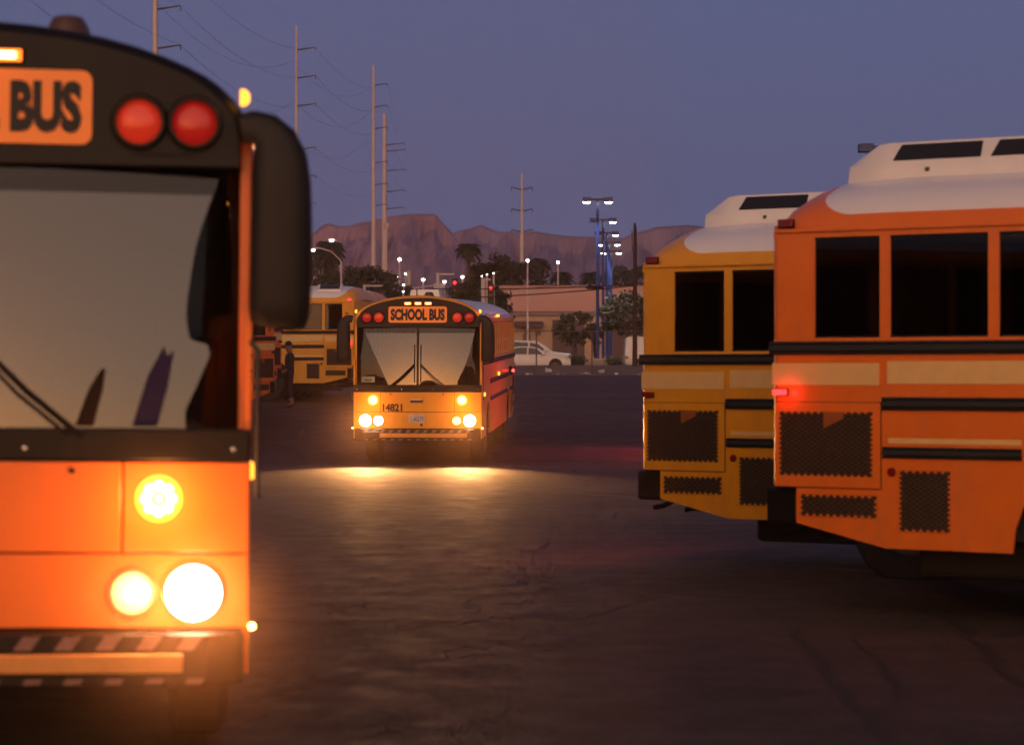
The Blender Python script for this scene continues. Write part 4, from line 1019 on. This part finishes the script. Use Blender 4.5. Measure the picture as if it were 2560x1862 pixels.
suv_w = [[(1.62, 1.2), (2.12, 1.62), (2.62, 1.70), (2.65, 1.2)], [(2.76, 1.2), (2.73, 1.70), (3.9, 1.75), (3.9, 1.2)], [(4.0, 1.2), (4.0, 1.75), (4.6, 1.70), (4.8, 1.25)]]
p = px(1432, 0, 147.5); car('suv', 'tall white SUV parked beyond the white sedan', (p.x, 147.5, gz(147.5) + .004), R(180), 5.05, 1.95, suv_b, suv_r, (1.0, 3.95), .38, suv_w, 'car')
van_b = [(.02, .4), (0, .8), (.15, 1.05), (.9, 1.22), (5.3, 1.25), (5.32, .45), (5.2, .34), (.3, .32)]
van_r = [(.85, 1.2), (1.75, 1.98), (2.1, 2.10), (5.12, 2.14), (5.24, 2.0), (5.30, 1.22)]
van_w = [[(1.3, 1.28), (1.85, 1.85), (2.3, 1.88), (2.3, 1.28)]]
p = px(1561, 0, 152.0); car('van', 'white panel van parked beside the olive tree, tail towards the blue posts', (p.x + 5.3, 152.0, gz(152.0) + .004), R(180), 5.3, 2.0, van_b, van_r, (1.05, 4.35), .36, van_w, 'van').rotation_euler = (0, 0, 0)
bpy.context.view_layer.update()
v_ = [o for o in COL.objects if o.name.startswith('van') and o.parent is None][0]
v_.rotation_euler = (0, 0, R(180)); v_.location = (p.x, 152.0, gz(152.0) + .004); v_.scale = (-1, 1, 1) if False else (1, 1, 1)
v_.location.x = p.x + 5.3

# ------------------------------------------------------------------ lamp posts, poles, signals
M_BLUE = mat('post_blue', (.030, .055, .20), .45, var=.1); M_LED = mat('led_white', (.8, .8, .8), .3, emit=(.95, 1.0, .92), es=14.)
M_GALV = mat('galvanised_steel', (.60, .51, .52), .55, var=.08, scale=1.)
def blue_post(x, ytop, d, label, lit=(1, 1), hs=1.):
    b, h = at(x, ytop, d)
    t = thing('lamp_post', b, label, 'lamp post', 'blue lamp posts in a row')
    MB().box(-.55, .55, -.55, .55, -.05, .75).build('plinth', mat('concrete', (.36, .28, .24), .85), t, bevel=.03)
    MB().tube([(0, 0, .75), (0, 0, h)], [.11, .085], 4).build('pole', M_BLUE, t)
    MB().box(-.55, .55, -.05, .05, h - .12, h + .02).build('arm', M_BLUE, t)
    for k, sg in enumerate((-1, 1)):
        hd = MB().box(*sorted((sg * .42, sg * .94)), -.22, .22, h - .22, h + .08).build('lamp_head', M_BLUE, t, bevel=.02)
        if lit[k]:
            MB().prism([(-.24, 0), (-.15, -.08), (.15, -.08), (.24, 0)], lambda a, c: (sg * .68 + a, -.18, h - .222 + c), lambda a, c: (sg * .68 + a, .18, h - .222 + c)).build('lens', M_LED, hd)
            lamp('lamp_light', 'SPOT', hd, (sg * .68, 0, h - .36), 1300., (.88, .93, 1.), .12, (0, R(-22) * sg, 0), 104, .5)
blue_post(1494, 497, 151, 'tallest and closest blue lamp post, both heads lit')
blue_post(1508, 548, 171, 'second blue lamp post in the row, only its right head lit', (0, 1))
blue_post(1517, 581, 187, 'third blue lamp post in the row, one head lit', (0, 1))
blue_post(1523, 606, 202, 'fourth blue lamp post in the row, both heads lit')
blue_post(1528, 627, 216, 'fifth and farthest blue lamp post in the row, lower lamps')
b, h = at(2212, 366, 86); blue_post(2212, 366, 86, 'blue lamp post hidden behind the orange-lit bus, one dark head corner showing over its roof', (0, 0))

def utility():
    b, h = at(1587, 567, 137)
    t = thing('utility_pole', b, 'dark wooden utility pole beside the yellow bus', 'utility pole')
    MB().tube([(0, 0, -.1), (.02, 0, h)], [.15, .10], 10).build('pole', mat('creosote_wood', (.045, .022, .014), .9, var=.3, scale=10), t, smooth=True)
    MB().tube([(-.14, 0, h - 1.4), (-.16, 0, h - .2)], .03, 6).build('conduit', CARB, t)
    MB().lathe([(.06, 0), (.08, .1), (.05, .2)], (0, 0, h), 'z', 8).build('insulator', CARB, t)
utility()

def cable(p0, p1, sag, r, label, grp='overhead cables', m=None, n=16):
    p0, p1 = Vector(p0), Vector(p1); c = (p0 + p1) / 2
    pts = []
    for k in range(n + 1):
        u = k / n; q = p0.lerp(p1, u); q.z -= sag * 4 * u * (1 - u); pts.append(q - c)
    o = MB().tube(pts, r, 5).build('cable', m or mat('cable_black', (.012, .010, .012), .7)); o.location = c
    return tag(o, label, 'cable', grp)
cable(px(1080, 722, 150), px(1587, 712, 137), .1, .035, 'upper black cable crossing in front of the pink parapet')
cable(px(1080, 746, 150), px(1587, 714, 137), .15, .035, 'lower black cable crossing in front of the pink parapet')
cable(px(1080, 738, 205), px(1590, 690, 205), .2, .02, 'thin cable above the warehouse roof between the palms', 'overhead cables')
MBs = MB().lathe([(.02, -.5), (.11, -.4), (.11, .4), (.02, .5)], (0, 0, 0), 'x', 10).build('cable_splice', mat('cable_black'), None); MBs.location = px(1486, 718.5, 139.6)
tag(MBs, 'black splice case hanging on the cables near the blue posts', 'splice case')

# steel transmission poles and their wires
def steel_pole(x, ytop, d, arms, label, wtop=.28, wbase=.62, left=False, alen=3.2, base_x=None):
    b, h = at(x, ytop, d)
    t = thing('transmission_pole', b, label, 'power pole', 'steel transmission poles')
    MB().tube([(0, 0, -.2), (0, 0, h * .5), (0, 0, h)], [wbase, (wbase + wtop) / 2, wtop], 10).build('shaft', M_GALV, t, smooth=True)
    tips = []
    for k, ay in enumerate(arms):
        z = px(x, ay, d).z - b[2]
        for sg in ((1, -1) if left else (1,)):
            MB().tube([(0, 0, z - .35), (sg * alen, 0, z)], [.12, .055], 6).build('arm', mat('arm_dark_steel', (.10, .085, .085), .6), t)
            if sg > 0: tips.append(Vector((b[0] + alen, d, z + b[2])))
            MB().tube([(sg * alen, 0, z), (sg * alen, 0, z - .5)], .05, 5).build('insulator', mat('insulator_grey', (.12, .10, .11), .5), t)
    return tips, Vector((b[0], d, b[2] + h))
T1, top1 = steel_pole(388, -120, 218, (-82, 15, 113, 212, 310), 'tall steel transmission pole rising above the big bus roof', .22, .34, alen=2.3)
T2, top2 = steel_pole(741, 65, 302, (119, 189, 259, 368, 438, 507), 'second tall steel transmission pole beyond the big bus mirror', .12, .36, alen=2.4)
T3, top3 = steel_pole(934, 163, 385, (209, 263, 317, 403, 458, 510), 'left one of the two tall steel poles in front of the mesa', .18, .50, alen=2.2)
T4, top4 = steel_pole(961, 285, 420, (358, 374, 423, 475, 518), 'right one of the two tall steel poles in front of the mesa', .32, .60, alen=3.6)
steel_pole(1305, 432, 300, (468, 522, 574), 'single tapered pole with short cross arms over the middle trees', .12, .42, left=True, alen=1.3)
M_WIRE = mat('wire_grey', (.030, .028, .040), .6)
def span(A, B, sag, lab):
    cable(A, B, sag, .014, lab, 'transmission wires', M_WIRE, 20)
back = [v + Vector((-3.4, -90, 1)) for v in T1]
nm = ['top', 'second', 'third', 'fourth', 'fifth']
for k in range(5):
    span(back[k], T1[k], 2., '%s transmission wire coming in over the big bus to the first steel pole' % nm[k])
    span(T1[k], T2[k], 2.4, '%s arm wire between the first and second steel poles' % nm[k])
    span(T2[k], T3[k], 2.4, '%s arm wire between the second and third steel poles' % nm[k])
    span(T3[k], T4[k] + Vector((0, 0, 0)), 1., '%s arm wire between the third and fourth steel poles' % nm[k])
for k in range(3):
    z = 6 + 7 * k
    span(top1 + Vector((-.4, 0, -z + 2)), top2 + Vector((-.3, 0, -z * .72)), 3., '%s wire on the bare side between the first and second steel poles' % nm[k])
    span(top2 + Vector((-.3, 0, -z * .72)), top3 + Vector((-.3, 0, -z * .55)), 3., '%s wire on the bare side between the second and third steel poles' % nm[k])

# street lamps far behind
M_SLW = mat('street_light_white', (.8, .8, .8), .3, emit=(1., .93, .82), es=10.)
M_SLB = mat('street_light_bright', (.8, .8, .8), .3, emit=(1., .95, .9), es=26.)
def street_lamp(x, y_, d, kind, label, w_=.55, px_pole=None):
    b, h = at(x if px_pole is None else px_pole, y_, d)
    hx = px(x, y_, d).x - b[0]
    t = thing('street_lamp', b, label, 'street lamp', 'street lamps beyond the trees')
    MB().tube([(0, 0, -.1), (0, 0, h + (0 if kind != 'arm' else -.9))], [.11, .07], 6).build('pole', M_GALV, t)
    if kind == 'arm':
        MB().tube([(0, 0, h - .9), (hx * .35, 0, h - .15), (hx * .75, 0, h + .12), (hx, 0, h + .1)], .045, 6).build('arm', M_GALV, t)
    if kind == 'globe':
        g = MB().lathe([(.05, -w_ * .5), (w_ * .42, -w_ * .3), (w_ * .5, 0), (w_ * .42, w_ * .3), (.05, w_ * .5)], (hx, 0, h), 'z', 14).build('globe', M_SLB, t, smooth=True)
    else:
        hd = MB().box(hx - w_ * .6, hx + w_ * .6, -.2, .2, h + .02, h + .16).build('lamp_head', M_GALV, t, bevel=.03)
        MB().prism([(-w_ * .5, 0), (-w_ * .35, -.16), (w_ * .35, -.16), (w_ * .5, 0)], lambda a, c: (hx + a, -.17, h + .018 + c), lambda a, c: (hx + a, .17, h + .018 + c)).build('lens', M_SLW, hd)
SL = [(829, 600, 215, 'arm', 'highest street lamp over the shaggy palm', .5, 850), (782, 624, 190, 'arm', 'street lamp on a long curved arm in front of the shaggy palm', .42, 853), (785, 664, 230, 'globe', 'small round lamp beside the big bus mirror', .26, None),
      (833, 698, 230, 'flat', 'dim lamp low in the dark trees above the pale bus roof', .28, None), (881, 686, 215, 'flat', 'wide lamp in the dark trees left of the steel poles', .5, None), (904, 679, 240, 'flat', 'smaller lamp just left of the steel poles', .36, None),
      (938, 677, 225, 'flat', 'flat lamp at the foot of the left steel pole', .5, None), (991, 689, 225, 'flat', 'double-looking lamp right of the steel poles', .42, None), (999, 649, 230, 'globe', 'brightest round lamp in front of the mesa', .42, None),
      (1014, 685, 230, 'globe', 'small round lamp beside the pale concrete post', .26, None), (1058, 698, 215, 'flat', 'flat-headed lamp on a thin pole over the middle bus sign', .4, None), (1111, 703, 215, 'flat', 'lamp above the white road signs', .4, None),
      (1156, 691, 205, 'flat', 'lamp left of the dense dark tree', .34, None), (1234, 685, 170, 'globe', 'brightest of three little lamps in the dense tree', .16, None), (1217, 687, 170, 'globe', 'middle of three little lamps in the dense tree', .12, None), (1205, 691, 170, 'globe', 'faintest of three little lamps in the dense tree', .09, None),
      (1319, 652, 222, 'globe', 'round lamp against the broad tree crown over the warehouse', .34, None), (1395, 656, 236, 'globe', 'round lamp on a white pole beside the warehouse palm', .34, None), (1009, 713, 210, 'globe', 'low lamp left of the concrete post', .2, None), (1008, 730, 190, 'globe', 'lowest small lamp over the middle bus roof', .17, None)]
for a in SL: street_lamp(*a[:5], a[5] * (.68 if a[3] == 'globe' else .78), a[6])

def mast():
    b, h = at(967, 566, 300); t = thing('antenna_mast', b, 'thin mast with a cup-shaped top beside the steel poles', 'mast')
    MB().tube([(0, 0, 0), (0, 0, h)], .07, 6).build('pole', M_GALV, t)
    MB().lathe([(.08, -.5), (.42, .1), (.42, .35), (.1, .4)], (0, 0, h), 'z', 12).build('cup', mat('mast_cup', (.6, .5, .5), .5), t, smooth=True)
    for z in (h - 1.0, h - 3.2): MB().tube([(-.7, 0, z), (.7, 0, z)], .035, 5).build('cross_bar', M_GALV, t)
mast()

def signal(x, y_, d, col, label, arm):
    p = px(x, y_, d); b = (p.x, d, gz(d)); h = p.z - b[2]
    t = thing('traffic_signal', b, label, 'traffic signal')
    MB().tube([(arm, 0, -.1), (arm, 0, h + .9)], .12, 8).build('pole', M_GALV, t)
    MB().tube([(arm, 0, h + .8), (0, 0, h + .8)], .07, 6).build('mast_arm', M_GALV, t)
    hs = MB().box(-.22, .22, -.12, .12, -1.1 + h, .5 + h).build('housing', CARB, t, bevel=.03)
    for k, (c, z) in enumerate((('r', .2), ('a', -.3), ('g', -.8))):
        on = c == col
        m = mat('signal_%s_%s' % (c, on), {'r': (.3, .02, .02), 'a': (.25, .12, .01), 'g': (.01, .15, .08)}[c], .3, emit={'r': (1, .03, .05), 'a': (1, .5, 0), 'g': (.25, 1., .55)}[c] if on else None, es=2.6 if on else 0)
        l_ = MB().lathe([(.13, -.121), (.07, -.15)], (0, 0, h + z), 'y', 14).build('lens', m, hs, smooth=True)
        MB().lathe([(.2, -.122), (.2, -.32)], (0, 0, h + z), 'y', 14, cap=False).build('visor', CARB, hs)
signal(1137, 714, 172, 'r', 'traffic signal showing red above the middle bus roof', -1.2)
signal(1227, 728, 168, 'r', 'traffic signal showing red at the end of the pink warehouse', -.5)
signal(957, 741, 185, 'g', 'traffic signal showing green in front of the dark trees', -1.4)

def road_sign():
    b, h = at(1022, 677, 220); t = thing('road_sign', b, 'white road signs hung from a long arm on a pale concrete post', 'road sign')
    MB().box(-.16, .16, -.16, .16, -.1, h).build('post', mat('pale_concrete', (.50, .40, .34), .8), t)
    z = px(0, 719, 220).z - b[2]; x1 = px(1110, 0, 220).x - b[0]; x0 = px(992, 0, 220).x - b[0]
    MB().tube([(x0, -.2, z - .25), (x1, -.2, z + .3)], .07, 6).build('arm', M_GALV, t)
    for i, (a, c) in enumerate(((1085, 1097), (1098.5, 1108))):
        for j, (ya, yb) in enumerate(((709, 715), (716.5, 723))):
            A = px(a, ya, 220); B = px(c, yb, 220)
            MB().box(A.x - b[0], B.x - b[0], -.32, -.28, B.z - b[2], A.z - b[2]).build('sign_panel', mat('sign_white', (.60, .54, .54), .5), t)
road_sign()

# ------------------------------------------------------------------ mountains
def ridge(name, pts, d, front, back_, amp, m, seed, x0, x1, step=6):
    mb = MB(); cols = []
    def ry(x):
        for (a, ya), (b_, yb) in zip(pts, pts[1:]):
            if a <= x <= b_: return ya + (yb - ya) * (x - a) / (b_ - a)
        return pts[0][1] if x < pts[0][0] else pts[-1][1]
    xs = [x0 + step * i for i in range(int((x1 - x0) / step) + 1)]
    ts = [-1 + .04 * k for k in range(23)] + [-.09, -.06, -.035, -.015, 0, .05, .2, .5, 1]
    for x in xs:
        for t_ in ts:
            y = d + (t_ * front if t_ < 0 else t_ * back_)
            X = (x - 1280) * d / F
            zr = px(x, ry(x), d).z; zb = gz(y)
            k = (1 + t_) ** 1.35 if t_ < 0 else 1 - t_ * 1.05
            n = noise.fractal(Vector((X * .012 + seed, y * .006, seed)), 1., 2., 5) * amp * .5 * (1 - abs(t_)) * min(1., abs(t_) * 4) + noise.fractal(Vector((X * .05, seed, .3)), 1, 2, 3) * amp * .10
            g = (abs(noise.noise(Vector((X * .03 + seed * 3, y * .004, 0)))) * .9 + abs(noise.noise(Vector((X * .085 + seed, y * .006, 3)))) * .5 + abs(noise.noise(Vector((X * .22 + seed, y * .02, 7)))) * .28) * amp * (1 if t_ < -.02 else .10)
            mb.v.append((X, y, zb - 2 + max(0, (zr - zb) * k + (n - g) * (1 if t_ != 0 else .3))))
    nt_ = len(ts)
    for i in range(len(xs) - 1):
        for j in range(nt_ - 1):
            mb.f.append((i * nt_ + j, (i + 1) * nt_ + j, (i + 1) * nt_ + j + 1, i * nt_ + j + 1)); mb.mi.append(0)
    return tag(mb.build(name, m, smooth=False), kind='structure')
M_MTN = mat('mesa_rock', (.40, .245, .31), .95, var=.35, scale=.03)
M_MTN2 = mat('far_rock', (.30, .205, .29), .95, var=.3, scale=.02)
mesa = [(300, 640), (560, 612), (700, 590), (760, 578), (786, 570), (803, 554), (822, 549), (850, 558), (874, 554), (893, 547), (927, 542), (974, 529), (1022, 526), (1046, 524), (1088, 525), (1098, 535), (1117, 558), (1131, 573), (1150, 596), (1190, 628), (1260, 668), (1400, 720)]
ridge('mountain', mesa, 1350, 420, 380, 22, M_MTN, 1.7, 300, 1400, 4)
farr = [(-200, 640), (400, 610), (900, 590), (1100, 585), (1146, 571), (1177, 562), (1203, 554), (1224, 563), (1248, 571), (1300, 573), (1340, 572), (1380, 578), (1418, 583), (1495, 585), (1559, 588), (1571, 580), (1610, 568), (1640, 560), (1720, 555), (1850, 575), (2100, 600), (2500, 620), (2900, 640)]
ridge('mountain', farr, 1800, 500, 350, 22, M_MTN2, 4.1, -200, 2900, 7)

# ------------------------------------------------------------------ air
def air(name, box, dens, aniso, col):
    o = MB().box(*box).build(name, None); o.data.materials.clear()
    mv = bpy.data.materials.new(name + '_air'); mv.use_nodes = True; nt = mv.node_tree; nt.nodes.clear()
    out = nt.nodes.new('ShaderNodeOutputMaterial'); v = nt.nodes.new('ShaderNodeVolumePrincipled'); mv.cycles.homogeneous_volume = True; mv.cycles.volume_sampling = 'EQUIANGULAR'
    v.inputs['Density Attribute'].default_value = ''; v.inputs['Temperature Attribute'].default_value = ''
    v.inputs['Density'].default_value = dens; v.inputs['Anisotropy'].default_value = aniso; v.inputs['Color'].default_value = (*col, 1)
    nt.links.new(v.outputs[0], out.inputs['Volume']); o.data.materials.append(mv)
    return tag(o, kind='stuff')
air('haze', (-2500, 2500, -25, 2600, -2.5, 230), .0002, .3, (.92, .86, .95))
air('dust', (-7, .7, 8.9, 14, -.8, 4.4), .0075, .68, (.98, .55, .34))  # dusty air added in place of lens glare round the near lamps
air('dust', (-4.4, .9, 42.6, 45.3, -.2, 2.7), .0035, .6, (.98, .66, .45))  # second added box, giving the middle bus's headlights their glare
